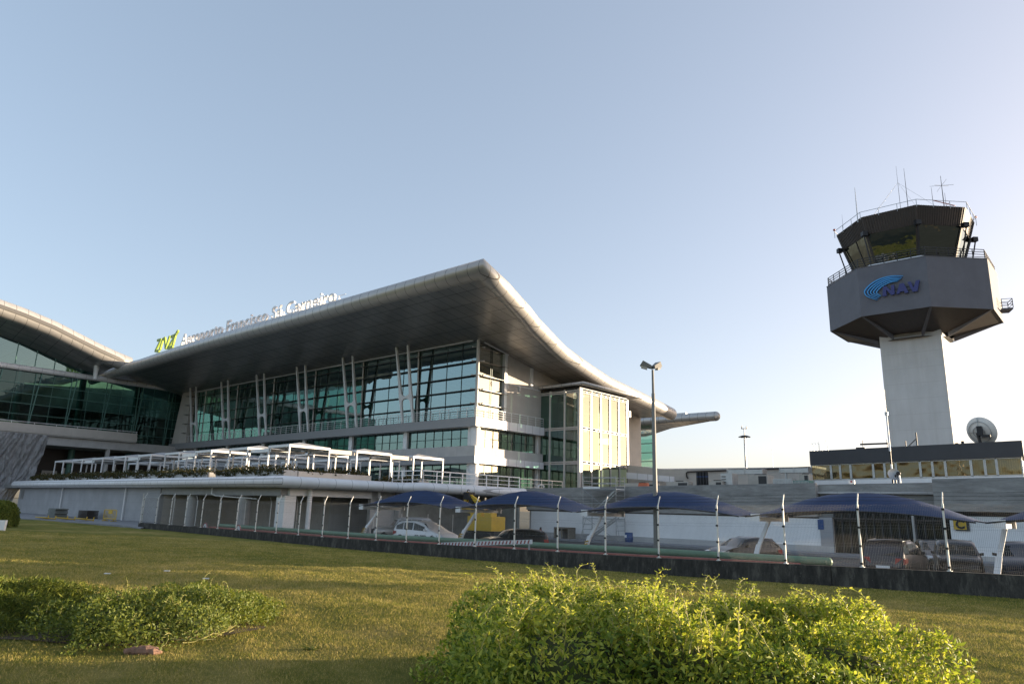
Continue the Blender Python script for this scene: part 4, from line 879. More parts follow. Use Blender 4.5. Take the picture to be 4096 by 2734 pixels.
for k_ in range(8):
    k2 = (k_ + 1) % 8; g.add([u_[k_], u_[k2], (inn[k2][0], inn[k2][1], 24.45), (inn[k_][0], inn[k_][1], 24.45)], [(0, 1, 2, 3)]); g.add([ul_[k_], ul_[k2], u_[k2], u_[k_]], [(0, 1, 2, 3)])
g.add(inn, [tuple(range(8))]); T.part('gallery_underside', g, MT['bronze'])
for k_ in range(8):
    a = V3(u_[k_]); b = V3(inn[k_]); m = MB(); d2 = b - a; side = np.cross(d2, (0, 0, 1)); side /= np.linalg.norm(side); side *= .13
    m.hexa([a - side + V3((0, 0, -.05)), a + side + V3((0, 0, -.05)), b + side, b - side], [a - side + V3((0, 0, .3)), a + side + V3((0, 0, .3)), b + side + V3((0, 0, 1.2)), b - side + V3((0, 0, 1.2))]); T.part('bracket', m, MT['towergrey'])
g = MB(); g.hexa(ring(8.0, 32.08), ring(7.3, 32.9)); T.part('cab_base', g, MT['white'])
gw = glassmat('tower_cab_glass', (.20, .24, .20), .18, (.58, .66, .66), .02, .12)
lo, hi = ring(5.95, 32.9), ring(7.25, 36.9)
for k_ in range(8):
    k2 = (k_ + 1) % 8; g = MB(); g.add([lo[k_], lo[k2], hi[k2], hi[k_]], [(0, 1, 2, 3)]); w = T.part('cab_window', g, gw)
    m = MB(); m.beam(lo[k_], hi[k_], .26, .26); 
    if k_ in (6, 7, 0, 1, 2, 5):
        A_, B_, C_, D_ = [V3(p) for p in (lo[k_], lo[k2], hi[k2], hi[k_])]
        if k_ == 6: m.beam(A_ * .45 + B_ * .55, D_ * .45 + C_ * .55, .12, .12)
    T.part('window_frame', m, MT['bronze'], w)
g = MB(); lo2, hi2 = ring(7.28, 36.85), ring(7.95, 39.05); g.hexa(lo2, hi2); 
for k_ in range(8):
    a, b, c, d = [V3(p) for p in (lo2[k_], lo2[(k_ + 1) % 8], hi2[(k_ + 1) % 8], hi2[k_])]; n_ = 20
    for i in range(1, n_): t = i / n_; p = a + (b - a) * t; q = d + (c - d) * t; o_ = (p + q) / 2 - TC; o_[2] = 0; o_ /= np.linalg.norm(o_); g.beam(p + o_ * .03, q + o_ * .03, .12, .05, tuple(o_))
T.part('ribbed_fascia', g, MT['bronze'])
g = MB(); g.add(ring(5.9, 32.92), [tuple(range(8))]); g.add(ring(7.2, 36.84), [tuple(range(8))[::-1]]); T.part('cab_floor', g, MT['interior'])
g = MB(); rr_ = ring(5.1, 0)
for k_ in (6, 7, 0, 1): a, b = V3(rr_[k_]), V3(rr_[(k_ + 1) % 8]); g.hexa([a + V3((0, 0, 32.93)), b + V3((0, 0, 32.93)), b * .97 + TC * .03 + V3((0, 0, 32.93)), a * .97 + TC * .03 + V3((0, 0, 32.93))], [a + V3((0, 0, 33.8)), b + V3((0, 0, 33.8)), b * .9 + TC * .1 + V3((0, 0, 34.0)), a * .9 + TC * .1 + V3((0, 0, 34.0))])
T.part('console_desk', g, MT['interior_light'])
for k_ in range(8):
    a, b = V3(hi[k_]), V3(ring(7.55, 32.3)[k_]); 
    o_ = a - TC; o_[2] = 0; o_ /= np.linalg.norm(o_); g = MB(); g.beam(a + o_ * .55 + V3((0, 0, -.2)), V3(ring(6.55, 32.2)[k_]) + o_ * .2, .12, .12); g.box(*(a + o_ * .45 - V3((.3, .3, .3))), *(a + o_ * .45 + V3((.3, .3, .25)))); T.part('lamp_strut', g, MT['blackmetal'])
def ringrail(R_, z0, h, n, r, per):
    R2 = MB(); rr = ring(R_, 0)
    for k_ in range(8):
        a, b = V3(rr[k_]), V3(rr[(k_ + 1) % 8])
        for i in range(n): zz = z0 + h * (i + 1) / n; R2.beam(a + V3((0, 0, zz)), b + V3((0, 0, zz)), r * 2)
        for i in range(per): q = a + (b - a) * i / per; R2.beam(q + V3((0, 0, z0)), q + V3((0, 0, z0 + h)), r * 2)
    return R2
T.part('gallery_railing', ringrail(9.4, 32.0, 1.2, 4, .035, 5), MT['blackmetal'])
T.part('roof_railing', ringrail(8.15, 38.7, .95, 1, .025, 3), MT['steel'])
cc = lambda a, b: (3200 + a * .574, 600 + b * .574)
def tp(a, b, Y=None):
    d = ray(*cc(a, b)); Y = Y or 86; return EYE + d * (Y / d[1])
def ant(base, top, r=.05, Y=84, mat='blackmetal', arms=()):
    g = MB(); p, q = tp(*base, Y), tp(*top, Y); p2 = V3((p[0], p[1], 38.3)); q2 = V3((p[0], p[1], q[2])); g.tube([p2, p2 * .5 + q2 * .5, q2], [r, r * .8, r * .35], 6)
    for (z_, L, n_) in arms:
        zz = 38.9 + (q2[2] - 38.9) * z_
        for i in range(n_): a = math.pi * i / n_ + .4; d = V3((math.cos(a), math.sin(a), .18 * math.sin(a * 3))) * L; g.tube([V3((p[0], p[1], zz)) - d, V3((p[0], p[1], zz)) + d], .018, 4)
    T.part('antenna', g, MT[mat])
ant((400, 465), (372, 262), .07, 82, 'steel'); ant((700, 400), (657, 112), .035, 84); ant((752, 388), (705, 128), .05, 81); ant((1005, 395), (970, 180), .07, 82, arms=((.78, 1.3, 3),)); ant((925, 350), (911, 262), .05, 82); ant((1020, 398), (1007, 298), .05, 84, arms=((.6, 1.0, 3),)); ant((300, 540), (294, 448), .02, 84)
pm = tp(700, 400, 84); ztip = tp(672, 228, 84)[2]
g = MB()
for dx, dy in ((-5, -3), (-4, 3), (4.5, -3), (5.5, 2)): g.tube([(pm[0], pm[1], ztip), (pm[0] + dx, pm[1] + dy, 39.0)], .012, 4)
T.part('guy_wire', g, MT['steel'])
g = MB(); p = tp(925, 350, 82); q = tp(1080, 388, 80); g.beam((p[0], p[1], p[2]), (q[0], q[1], q[2]), .10); T.part('antenna_boom', g, MT['orange'])
for a in (6, 2): p = V3(ring(8.15, 39.85)[a]); g = MB(); g.sphere(p, .16, 10, 8); T.part('warning_lamp', g, MT['red'])
# side platform on the right and trim
e = V3(ring(RB, 0)[2]); o_ = e - TC; o_ /= np.linalg.norm(o_); o_ = V3((.93, -.36, 0)); sd = V3((.36, .93, 0))
g = MB(); b_ = V3(ring(RB, 0)[1]) * .25 + V3(ring(RB, 0)[2]) * .75
pl = [b_ - sd * .9 + V3((0, 0, 27.0)), b_ + o_ * 1.1 - sd * .9 + V3((0, 0, 27.0)), b_ + o_ * 1.1 + sd * 1.0 + V3((0, 0, 27.0)), b_ + sd * 1.0 + V3((0, 0, 27.0))]; g.hexa(pl, [p + V3((0, 0, .18)) for p in pl]); pf = T.part('side_platform', g, MT['towergrey'])
g = MB()
for i in range(1, 4):
    for h in (.4, .75, 1.1): g.beam(pl[i - 1] + V3((0, 0, .18 + h)), pl[i] + V3((0, 0, .18 + h)), .05)
for p in pl: g.beam(p + V3((0, 0, .18)), p + V3((0, 0, 1.3)), .06)
T.part('railing', g, MT['blackmetal'], pf)
# NAV emblem
FM = TC + NF * (RB * math.cos(math.pi / 8))
def fp(x, z, d=0): return FM + TF * x + NF * d + V3((0, 0, z))
def fxy(a, b): 
    q = _hit(*cc(a, b), FM, NF); return (float((q - FM) @ TF), float(q[2]))
def slab(poly, d0, d1):
    g = MB(); g.hexa([fp(x, z, d0) for x, z in poly], [fp(x, z, d1) for x, z in poly]); return g
def px_(pts): return [fxy(*p) for p in pts]
N_ = [(580, 1022), (583, 955), (604, 951), (640, 985), (638, 946), (660, 942), (664, 1008), (642, 1014), (606, 978), (608, 1020)]
V_ = [(752, 924), (776, 920), (796, 962), (812, 914), (838, 909), (822, 986), (790, 992)]
A_ = [(676, 1007), (698, 936), (726, 930), (762, 995), (736, 1001), (729, 986), (702, 991), (698, 1004)]
def logo(pts, name):
    P = px_(pts); g = MB(); n = len(P)
    import mathutils
    tri = mathutils.geometry.tessellate_polygon([[Vector((x, z, 0)) for x, z in P]])
    vs = [fp(x, z, .12) for x, z in P] + [fp(x, z, .32) for x, z in P]
    g.add(vs, [tuple(t) for t in tri] + [tuple(i + n for i in t) for t in tri] + [(i, (i + 1) % n, n + (i + 1) % n, n + i) for i in range(n)]); T.part(name, g, MT['navy'])
logo(N_, 'emblem_letter'); logo(V_, 'emblem_letter'); logo(A_, 'emblem_letter')
sw = [[(722, 881), (640, 882), (560, 903), (500, 937), (462, 975), (456, 1000), (478, 1025), (543, 1047)],
      [(714, 893), (640, 893), (575, 911), (518, 944), (483, 978), (477, 1000), (495, 1019), (552, 1039)],
      [(706, 902), (645, 903), (588, 918), (535, 948), (503, 980), (498, 998), (513, 1013), (560, 1030)],
      [(695, 910), (650, 912), (600, 926), (552, 953), (523, 982), (518, 997), (530, 1009), (566, 1023)],
      [(685, 918), (652, 920), (612, 933), (570, 957), (544, 983), (538, 997), (546, 1006), (570, 1018)]]
wd = [1.0, .8, .62, .5, .42]
for s_, w_ in zip(sw, wd):
    P = px_(s_); Q = []
    for i in range(len(P) - 1):     # catmull
        p0, p1, p2, p3 = P[max(0, i - 1)], P[i], P[i + 1], P[min(len(P) - 1, i + 2)]
        for t in (0, .25, .5, .75): Q.append(tuple(.5 * (2 * p1[j] + (p2[j] - p0[j]) * t + (2 * p0[j] - 5 * p1[j] + 4 * p2[j] - p3[j]) * t * t + (3 * p1[j] - p0[j] - 3 * p2[j] + p3[j]) * t ** 3) for j in (0, 1)))
    Q.append(P[-1]); n = len(Q); g = MB(); L_ = []; R2 = []
    for i, q in enumerate(Q):
        a, b = Q[max(0, i - 1)], Q[min(n - 1, i + 1)]; d = V3((b[0] - a[0], b[1] - a[1])); d /= np.linalg.norm(d); t = i / (n - 1); hw = .105 * w_ ** .3 * (.28 + .72 * math.sin(math.pi * min(1, t * 1.02)) ** .6) * .5 * (1.25 - .1 * t) * 1.15
        L_.append((q[0] - d[1] * hw, q[1] + d[0] * hw)); R2.append((q[0] + d[1] * hw, q[1] - d[0] * hw))
    for i in range(n - 1): lo = [fp(*p, .12) for p in (L_[i], L_[i + 1], R2[i + 1], R2[i])]; g.hexa(lo, [p + NF * .2 for p in lo])
    T.part('emblem_swoosh', g, MT['navblue'])
g = MB(); g.beam(fp(-.9, 28.6, .06), fp(2.7, 28.75, .06), .05); g.beam(fp(-.9, 28.2, .06), fp(2.4, 28.3, .06), .05); T.part('emblem_rail', g, MT['blackmetal'])

KT = 1.35   # the tower stands farther off than its first setting-out: moved and sized about the eye point once
T.o.location = Vector(EYE) + (Vector(TC) - Vector(EYE)) * KT; T.o.scale = (KT, KT, KT)

# ------------------------------------------------------------------ roof plant and buildings beyond the parapet
T = Thing('airside_building', 'long beige concrete building beyond the roof plant with brown edge pipe', 'building', (20, 22, 0), 'b')
g = MB(); g.box(6, 22, 2, 29.9, 34, 5.2)
pts_ = [by(2510, 1858, 22), by(2660, 1876, 22), by(2745, 1886, 22), by(3240, 1866, 22)]
g = MB(); g.hexa([(p[0], 22, 3.5) for p in pts_] + [(pts_[-1][0], 30, 3.5), (pts_[0][0], 30, 3.5)], [(p[0], 22, p[2]) for p in pts_] + [(pts_[-1][0], 30, pts_[-1][2]), (pts_[0][0], 30, pts_[0][2])]); T.part('wall', g, MT['beige'])
g = MB(); g.tube([by(2752, 1912, 21.8), by(2746, 1905, 21.8), by(2746, 1890, 21.8), by(2752, 1886, 21.8), by(3240, 1868, 21.8)], .09, 6); T.part('edge_pipe', g, MT['bronze'])
g = MB(); a_ = by(2512, 1888, 20); b_ = by(2697, 1905, 20); g.hexa([(a_[0], 19.6, a_[2] - .75), (b_[0], 19.6, b_[2] - .65), (b_[0], 20, b_[2] - .65), (a_[0], 20, a_[2] - .75)], [(a_[0], 19.6, a_[2]), (b_[0], 19.6, b_[2]), (b_[0], 20, b_[2]), (a_[0], 20, a_[2])]); T.part('canopy_fascia', g, MT['fascia'])
def eq(name, label, cat, x0, y0, x1, y1, v, mat, det='louvres', depth=1.0):
    """box of roof plant whose front face covers this patch of the photo"""
    a = by(x0, y0, v); b = by(x1, y1, v); t = Thing(name, label, cat, ((a[0] + b[0]) / 2, v, 4.46), 'b', group=None); zb = 4.46 if det != 'float' else b[2]
    g = MB(); bb = min(b[2], a[2] - .2); g.box(a[0], v, max(4.47, bb if det in ('duct',) else 4.6), b[0], v + depth, a[2])
    if det != 'duct': g.box(a[0] + .05, v + .1, 4.45, a[0] + .15, v + depth - .1, 4.6); g.box(b[0] - .15, v + .1, 4.45, b[0] - .05, v + depth - .1, 4.6)
    t.part('casing', g, mat)
    w = b[0] - a[0]; h = a[2] - 4.6; m = MB()
    if det == 'fan':
        m.cyl((a[0] + w * .5, v + depth / 2, a[2]), min(w, depth) * .36, .08, 16); t.part('fan_guard', m, MT['blackmetal'])
        m = MB(); m.box(a[0] + w * .55, v - .02, 4.7, b[0] - .08, v - .003, a[2] - .12); t.part('grille', m, MT['dark'])
    elif det == 'louvres':
        for i in range(6): m.box(a[0] + w * .08, v - .03, 4.65 + h * .15 * i, a[0] + w * .45, v - .003, 4.65 + h * (.15 * i + .07))
        t.part('grille', m, MT['louvre'])
    elif det == 'duct':
        n = max(2, int(w / 1.2))
        for i in range(n + 1): x = a[0] + w * i / n; m.box(x - .03, v - .05, b[2] - .02, x + .03, v + depth + .05, a[2] + .05)
        for x in (a[0] + w * .2, a[0] + w * .8): m.box(x - .06, v + .1, 4.46, x + .06, v + .3, b[2])
        t.part('flange', m, MT['steel'])
    elif det == 'fins':
        for i in range(12): m.box(a[0] + w * i / 12, v - .04, 4.65, a[0] + w * (i + .45) / 12, v - .003, a[2] - .05)
        t.part('fins', m, MT['steel'])
    return t
eq('air_conditioner', 'squat beige air conditioner with fan on top, left end of the roof plant', 'air conditioner', 2665, 1925, 2752, 1943, 4, MT['cardboard'], 'fan')
eq('air_conditioner', 'beige air conditioner just right of the four black tanks', 'air conditioner', 2834, 1922, 2888, 1938, 4, MT['cardboard'], 'fan')
eq('chiller_unit', 'tall pale grey chiller cabinet standing near the middle of the roof plant', 'chiller', 2882, 1892, 2930, 1938, 4.5, MT['steel'], 'louvres', 1.2)
eq('air_handler', 'wide cream air handling unit below the ductwork, right of the chiller', 'air conditioner', 2990, 1898, 3070, 1926, 8, MT['cardboard'], 'fan', 1.6)
eq('ventilation_duct', 'long galvanised duct above the roof plant left of the gap', 'duct', 2908, 1878, 3050, 1894, 12, MT['steel'], 'duct')
eq('ventilation_duct', 'galvanised duct meeting the control building at the right', 'duct', 3118, 1872, 3232, 1888, 12, MT['steel'], 'duct')
eq('condenser_unit', 'ribbed grey condenser box below the right duct', 'condenser', 3092, 1914, 3168, 1934, 5, MT['steel'], 'fins')
eq('condenser_unit', 'cream condenser next to the control building wall', 'condenser', 3195, 1895, 3236, 1922, 7, MT['cardboard'], 'fan')
eq('roof_cabinet', 'low dark green cabinet at the right end of the roof plant', 'cabinet', 3170, 1920, 3238, 1932, 4, MT['mulgreen'], 'fins')
eq('pallet_stack', 'flat light beige cover stretching behind the orange barrier', 'cover', 2500, 1931, 2620, 1944, 6, MT['cardboard'], 'fan')
a = by(2547, 1945, 3); b = by(2592, 1934, 3); T = Thing('plastic_barrier', 'orange plastic road barrier lying on the flat roof', 'barrier', (a[0], 3, 4.46), 'b')
g = MB(); g.hexa([(a[0], 3, 4.46), (b[0], 3, 4.46), (b[0], 3.5, 4.46), (a[0], 3.5, 4.46)], [(a[0] + .15, 3.1, b[2] + .1), (b[0] - .12, 3.1, b[2] + .1), (b[0] - .12, 3.35, b[2] + .1), (a[0] + .15, 3.35, b[2] + .1)]); g.box(a[0] + .2, 3.05, 4.5, a[0] + .3, 3.02, 4.9); T.part('barrier_body', g, MT['orange'])
for i in range(4):
    q = by(2791 + i * 12, 1900, 5); T = Thing('water_tank', 'tall black cylindrical tank, %s from the left in the group of four' % ORD[i], 'tank', (q[0], 5, 4.46), 'b', group='four black tanks on the flat roof')
    g = MB(); g.cyl((q[0], 5, 4.5), .14, q[2] - 4.2, 14); T.part('tank_body', g, MT['blackmetal']); g = MB(); g.cyl((q[0], 5, q[2] - .15), .148, .06, 14); T.part('blue_band', g, MT['blue'])
# far masts
def mast(px_a, py_t, Y, w, label, heads=True, h0=-.5):
    t_ = at(px_a, py_t, Y); T = Thing('lighting_mast' if heads else 'radio_mast', label, 'mast', (t_[0], t_[1], h0), 'w')
    g = MB(); g.tube([(t_[0], t_[1], h0), (t_[0], t_[1], t_[2])], [w, w * .55], 8); T.part('mast_pole', g, MT['steel'])
    if heads:
        g = MB(); g.tube([V3((t_[0] + .7 * math.cos(a), t_[1] + .7 * math.sin(a), t_[2])) for a in np.linspace(0, 6.28, 13)[:-1]], .12, 5, closed=True); T.part('mast_crown', g, MT['blackmetal'])
        for i in range(8): a = i * math.pi / 4 + .2; m = MB(); c = V3((t_[0] + .85 * math.cos(a), t_[1] + .85 * math.sin(a), t_[2])); d = V3((math.cos(a), math.sin(a), 0)); m.beam(c - d * .4 + V3((0, 0, .22)), c + d * .35 - V3((0, 0, .05)), .5, .14); T.part('floodlight', m, MT['blackmetal'])
        g = MB(); g.tube([(t_[0], t_[1], t_[2]), (t_[0], t_[1], t_[2] + 1.8)], .12, 6); g.tube([(t_[0] - .5, t_[1], t_[2] + 2.3), (t_[0] - .5, t_[1], t_[2] + 1.7), (t_[0] + .5, t_[1], t_[2] + 1.7), (t_[0] + .5, t_[1], t_[2] + 2.2)], .1, 6); T.part('antenna_fork', g, MT['steel'])
mast(2978, 1746, 150, .34, 'distant floodlight mast with umbrella of lamps against the pale sky')
mast(3086, 1755, 150, .05, 'thin distant radio mast right of the floodlight mast', False)

# ------------------------------------------------------------------ street lamp
lb = V3((7.72, 38.0, 0)); lt = _hit(2612, 1478, lb, V3((0, 1, 0)))
T = Thing('street_lamp', 'tall tapered street lamp with two heads rising in front of the sky', 'street lamp', tuple(lb), 'w')
g = MB(); g.tube([lb, (lb[0], lb[1], lt[2] * .87), (lb[0], lb[1], lt[2] * .875), (lb[0], lb[1], lt[2])], [.145, .095, .07, .065], 8); g.cyl(tuple(lb), .2, .5, 8); T.part('pole', g, MT['plasticwhite'])
for (dx, dy, L) in ((-1, .2, .68), (1, .75, .58)):
    d = V3((dx, dy, 0)); d /= np.linalg.norm(d); s_ = np.cross(d, (0, 0, 1)); c = V3((lb[0], lb[1], lt[2] + .05))
    def hp_(t, w, z): return c + d * t + s_ * w + V3((0, 0, z))
    g = MB(); g.hexa([hp_(.05, -.12, .0), hp_(L, -.17, .18), hp_(L, .17, .18), hp_(.05, .12, .0)], [hp_(.05, -.12, .18), hp_(L * .75, -.2, .44), hp_(L * .75, .2, .44), hp_(.05, .12, .18)]); hd_ = T.part('lamp_head', g, MT['plasticwhite'])
    g = MB(); g.hexa([hp_(.3, -.1, -.05), hp_(L * .92, -.13, .06), hp_(L * .92, .13, .06), hp_(.3, .1, -.05)], [hp_(.3, -.12, .09), hp_(L * .92, -.15, .18), hp_(L * .92, .15, .18), hp_(.3, .12, .09)]); T.part('lamp_glass', g, MT['lens'], hd_)
# ------------------------------------------------------------------ security fence on its low wall
T = Thing('retaining_wall', 'low black stained concrete wall carrying the mesh fence along the lawn', 'wall', tuple(F0), 'w')
g = MB()
cuts_ = [-40, -24, -11, 3.6, 17, 32, 47, 60.1]
for a, b in zip(cuts_, cuts_[1:]):
    a2, b2 = a + .012, b - .012; n_ = 4
    for i in range(n_):
        u0, u1 = a2 + (b2 - a2) * i / n_, a2 + (b2 - a2) * (i + 1) / n_
        p, q = F0 + FD * u0, F0 + FD * u1
        g.hexa([(*p[:2], -.5), (*q[:2], -.5), *[(*(x - FN * .26)[:2], -.5) for x in (q, p)]], [(*p[:2], fl_top(u0)), (*q[:2], fl_top(u1)), *[(*(x - FN * .26)[:2], fl_top(y)) for x, y in ((q, u1), (p, u0))]])
g.v = [tuple(V3(v)) for v in g.v]; T.part('wall_body', g, MT['stained'])
FT = Thing('mesh_fence', 'long off white welded mesh security fence with slanted barbed wire arms on the black wall', 'fence', tuple(F0), 'w')
def fence_proto(w=2.54, h=2.03, wires=50, r=.0019, folds=(.12, .70, 1.32, 1.93), top=.03):
    """mesh panel along +x, height z, V folds bulging to -y; returns np verts, faces"""
    zz = [0.0]
    for f in folds: zz += [f - .05, f, f + .05]
    zz += [h + top]; zz = sorted(zz); off = [(-.035 if any(abs(z - f) < 1e-6 for f in folds) else 0) for z in zz]
    V_ = []; F_ = []; m = len(zz)
    for i in range(wires):
        x = w * (i + .5) / wires; b = len(V_)
        for z, o in zip(zz, off): V_ += [(x - r, o - r, z), (x + r, o - r, z), (x + r, o + r, z), (x - r, o + r, z)]
        for k_ in range(m - 1):
            for j in range(4): a = b + k_ * 4 + j; c = b + k_ * 4 + (j + 1) % 4; F_.append((a, c, c + 4, a + 4))
    for f in folds:
        for dz in (-.05, .05):
            b = len(V_); z = f + dz; V_ += [(0, -r - .004, z - r), (w, -r - .004, z - r), (w, r - .004, z - r), (0, r - .004, z - r), (0, -r - .004, z + r), (w, -r - .004, z + r), (w, r - .004, z + r), (0, r - .004, z + r)]
            F_ += [(b, b + 1, b + 5, b + 4), (b + 2, b + 3, b + 7, b + 6), (b + 4, b + 5, b + 6, b + 7), (b, b + 3, b + 2, b + 1)]
    return V_, F_
pv_, pf_ = fence_proto(); panel_me = npmesh('mesh_panel', pv_, pf_, MT['wire'])
def post_mb(h=2.1, arm=True):
    g = MB(); g.box(-.028, -.028, 0, .028, .028, h); g.box(-.07, -.07, -.0, .07, .07, .02)
    if arm: g.beam((0, 0, h - .02), (0, -.19, h + .38), .035, .03)
    return g
def clip_mb():
    g = MB()
    for z in (.12, .7, 1.32, 1.93): g.box(-.045, .028, z - .035, .045, .05, z + .035)
    return g
pg_ = post_mb(); cg_ = clip_mb(); pg_.add(cg_.v, cg_.f, mi=1); pm_ = pg_.mesh('post', [MT['fencepost'], MT['blackmetal']])
RYW = math.atan2(FD[1], FD[0])
# local x along FD (far left); camera side is local +y when rotating by RYW: check
side = 1 if (Matrix.Rotation(RYW, 3, 'Z') @ Vector((0, 1, 0))).dot(Vector(FN)) > 0 else -1
tops = []
for k_ in range(-6, 24):
    s_ = 2.6 * k_; q = F0 + FD * s_ - FN * .13; z = fl_top(s_); o = bpy.data.objects.new('fence_post', pm_); COL.objects.link(o); o.parent = FT.o
    o.location = V3((q[0] - F0[0], q[1] - F0[1], z)); o.rotation_euler = (0, 0, RYW + (0 if side > 0 else math.pi)); tops.append(q + V3((0, 0, z)))
    if k_ < 23:
        s2 = s_ + 2.6; z2 = fl_top(s2); o = bpy.data.objects.new('mesh_panel', panel_me); COL.objects.link(o); o.parent = FT.o; q = q + FD * .03
        o.location = V3((q[0] - F0[0], q[1] - F0[1], z + .03)); sl = math.atan2(z2 - z, 2.6); o.rotation_mode = 'XYZ'
        Rm = Matrix.Rotation(RYW, 4, 'Z') @ Matrix.Rotation(-sl, 4, 'Y'); o.rotation_euler = Rm.to_euler()
for i_, (dy, dz) in enumerate(((.06, .13), (.12, .25), (.18, .37))):
    g = MB(); P = [p + V3((0, 0, 2.1 + dz)) - FN * dy for p in tops]; Q = []
    for a, b in zip(P, P[1:]): Q += [a, a * .5 + b * .5 - V3((0, 0, .02))]
    Q.append(P[-1]); g.tube(Q, .0045, 4, smooth=False)
    for a, b in zip(P, P[1:]):
        for t in np.arange(.04, 1, .07): c = a + (b - a) * t - V3((0, 0, .02 * (1 - abs(2 * t - 1)))); g.beam(c - V3((.014, .008, .014)), c + V3((.014, .008, .014)), .0025)
    FT.part('barbed_wire', g, MT['rubber'])
# return leg of the fence at its left end, and the inner fence runs
def fence_run(name, label, A_, B_, zf, post_h, arm, n=None, sides=-1):
    t = Thing(name, label, 'fence', (A_[0], A_[1], zf), 'w'); d = V3((B_[0] - A_[0], B_[1] - A_[1], 0)); L = np.linalg.norm(d); d /= L; n = n or max(1, round(L / 2.6)); yaw = math.atan2(d[1], d[0]); w = L / n
    for i in range(n + 1):
        o = bpy.data.objects.new('fence_post', pm_ if arm else pm2_); COL.objects.link(o); o.parent = t.o; o.location = d * w * i; o.rotation_euler = (0, 0, yaw); o.scale = (1, 1, post_h / 2.1)
        if i < n: p = bpy.data.objects.new('mesh_panel', panel2_me); COL.objects.link(p); p.parent = t.o; p.location = d * w * i + V3((0, 0, .05)); p.rotation_euler = (0, 0, yaw); p.scale = (w / 2.54, 1, post_h / 2.1)
    return t
pm2_ = post_mb(2.1, False).mesh('post', MT['fencepost']); v2, f2 = fence_proto(wires=34, r=.0022); panel2_me = npmesh('mesh_panel', v2, f2, MT['wire'])
LE = F0 + FD * 59.8
q0 = at(700, 1997, 63.5); q1 = at(1300, 2011, 57.5); q0[2] = q1[2] = .5
fence_run('inner_fence', 'inner mesh fence in front of the podium columns, behind the main fence', q0, q1, .55, 2.1, True)
fence_run('return_fence', 'short mesh fence returning from the left end of the main fence', LE, q0, .66, 2.1, True)
fence_run('rear_fence', 'rear mesh fence running behind the parked white cars', WB(4.6, -16.8), WB(6.5, -3), .0, 2.0, False)

# round prohibition signs peeping over the wall, striped barrier, green pipe and kerb behind the fence
for px_, lab in ((820, 'left'), (954, 'right')):
    q = F0 - FN * .9; q = _hit(px_, 2117, q, FN); T = Thing('round_sign', 'round red rimmed sign half hidden behind the black wall, the %s one of two' % lab, 'sign', (q[0], q[1], 0), 'w')
    g = MB(); c = V3((q[0], q[1], .62)); g.tube([c, c + FN * .03], .36, 24); T.part('sign_face', g, MT['white'])
    g = MB(); u = FD; ring_ = [c + FN * .035 + u * .34 * math.cos(t) + V3((0, 0, .34)) * math.sin(t) for t in np.linspace(0, 2 * math.pi, 25)[:-1]]; g.tube(ring_, .035, 6, closed=True); T.part('sign_rim', g, MT['redwhite'])
    g = MB(); g.beam(c + FN * .04 - u * .12, c + FN * .04 + u * .12 - V3((0, 0, .1)), .06, .02); g.beam(c + FN * .04 + u * .12, c + FN * .04 + V3((0, 0, .1)), .05, .02); T.part('sign_symbol', g, MT['blackmetal'])
    g = MB(); g.tube([c - FN * .03 - V3((0, 0, 1)), c - FN * .03], .03, 6); T.part('post', g, MT['steel'])
a = _hit(1766, 2176, F0 - FN * 1.3, FN); b = _hit(2129, 2165, F0 - FN * 1.6, FN)
T = Thing('striped_barrier', 'white barrier board with slanting red stripes lying behind the fence', 'barrier', (a[0], a[1], 0), 'w')
d = b - a; L = np.linalg.norm(d); dn = d / L; upv = V3((0, 0, 1)); nn_ = np.cross(dn, upv); nn_ /= np.linalg.norm(nn_); hb = .105
g = MB(); g.hexa([a - upv * hb + nn_ * .02, b - upv * hb + nn_ * .02, b - upv * hb - nn_ * .02, a - upv * hb - nn_ * .02], [a + upv * hb + nn_ * .02, b + upv * hb + nn_ * .02, b + upv * hb - nn_ * .02, a + upv * hb - nn_ * .02]); T.part('board', g, MT['white'])
g = MB()
for i in range(26):
    t0_ = (i + .25) / 26.5 * L
    for sg_ in (1, -1):
        P = [a + dn * t0_ - upv * .085, a + dn * (t0_ + .09) - upv * .085, a + dn * (t0_ + .15) + upv * .085, a + dn * (t0_ + .06) + upv * .085]; g.hexa([p + nn_ * .0215 * sg_ for p in P], [p + nn_ * .026 * sg_ for p in P])
T.part('stripes', g, MT['redwhite'])
for t_ in (.02, .97): p = a + d * t_; m = MB(); m.box(p[0] - .05, p[1] - .05, -.2, p[0] + .05, p[1] + .05, p[2] - .1); T.part('foot', m, MT['steel'])
T = Thing('green_pipe', 'long green pipe on low brackets running just behind the fence', 'pipe', tuple(F0 - FN * 2), 'w')
e0 = V3((10.8 + 1.35, 26.3 + 1.5, 0)); base0 = F0 - FN * 2.6
def onf(s_, d_, z): q = F0 + FD * s_ - FN * d_; return V3((q[0], q[1], z))
g = MB(); g.tube([onf(4.6, 3.0, .90), onf(14, 3.0, .84), onf(31, 3.0, .69), onf(52, 3.0, .72)], .16, 14); g.sphere(onf(4.6, 3.0, .90), .17, 14, 8); T.part('pipe_run', g, MT['greenpipe'])
g = MB()
for s_ in np.arange(5, 50, 4.5): p = onf(s_, 3.0, .4); g.box(p[0] - .08, p[1] - .12, -.1, p[0] + .08, p[1] + .12, .6)
T.part('brackets', g, MT['steel'])
T = Thing('red_pipe', 'rusty red pipe lying lower between the green pipe and the wall', 'pipe', tuple(F0 - FN * 2), 'w')
g = MB(); g.tube([onf(5.4, 2.2, .74), onf(14, 2.2, .62), onf(31, 2.2, .50), onf(52, 2.2, .56)], .10, 10); T.part('pipe_run', g, MT['redmesh'])
g = MB(); 
for s_ in np.arange(5, 50, 4.5): p = onf(s_, 2.2, .3); g.box(p[0] - .05, p[1] - .08, -.1, p[0] + .05, p[1] + .08, .42)
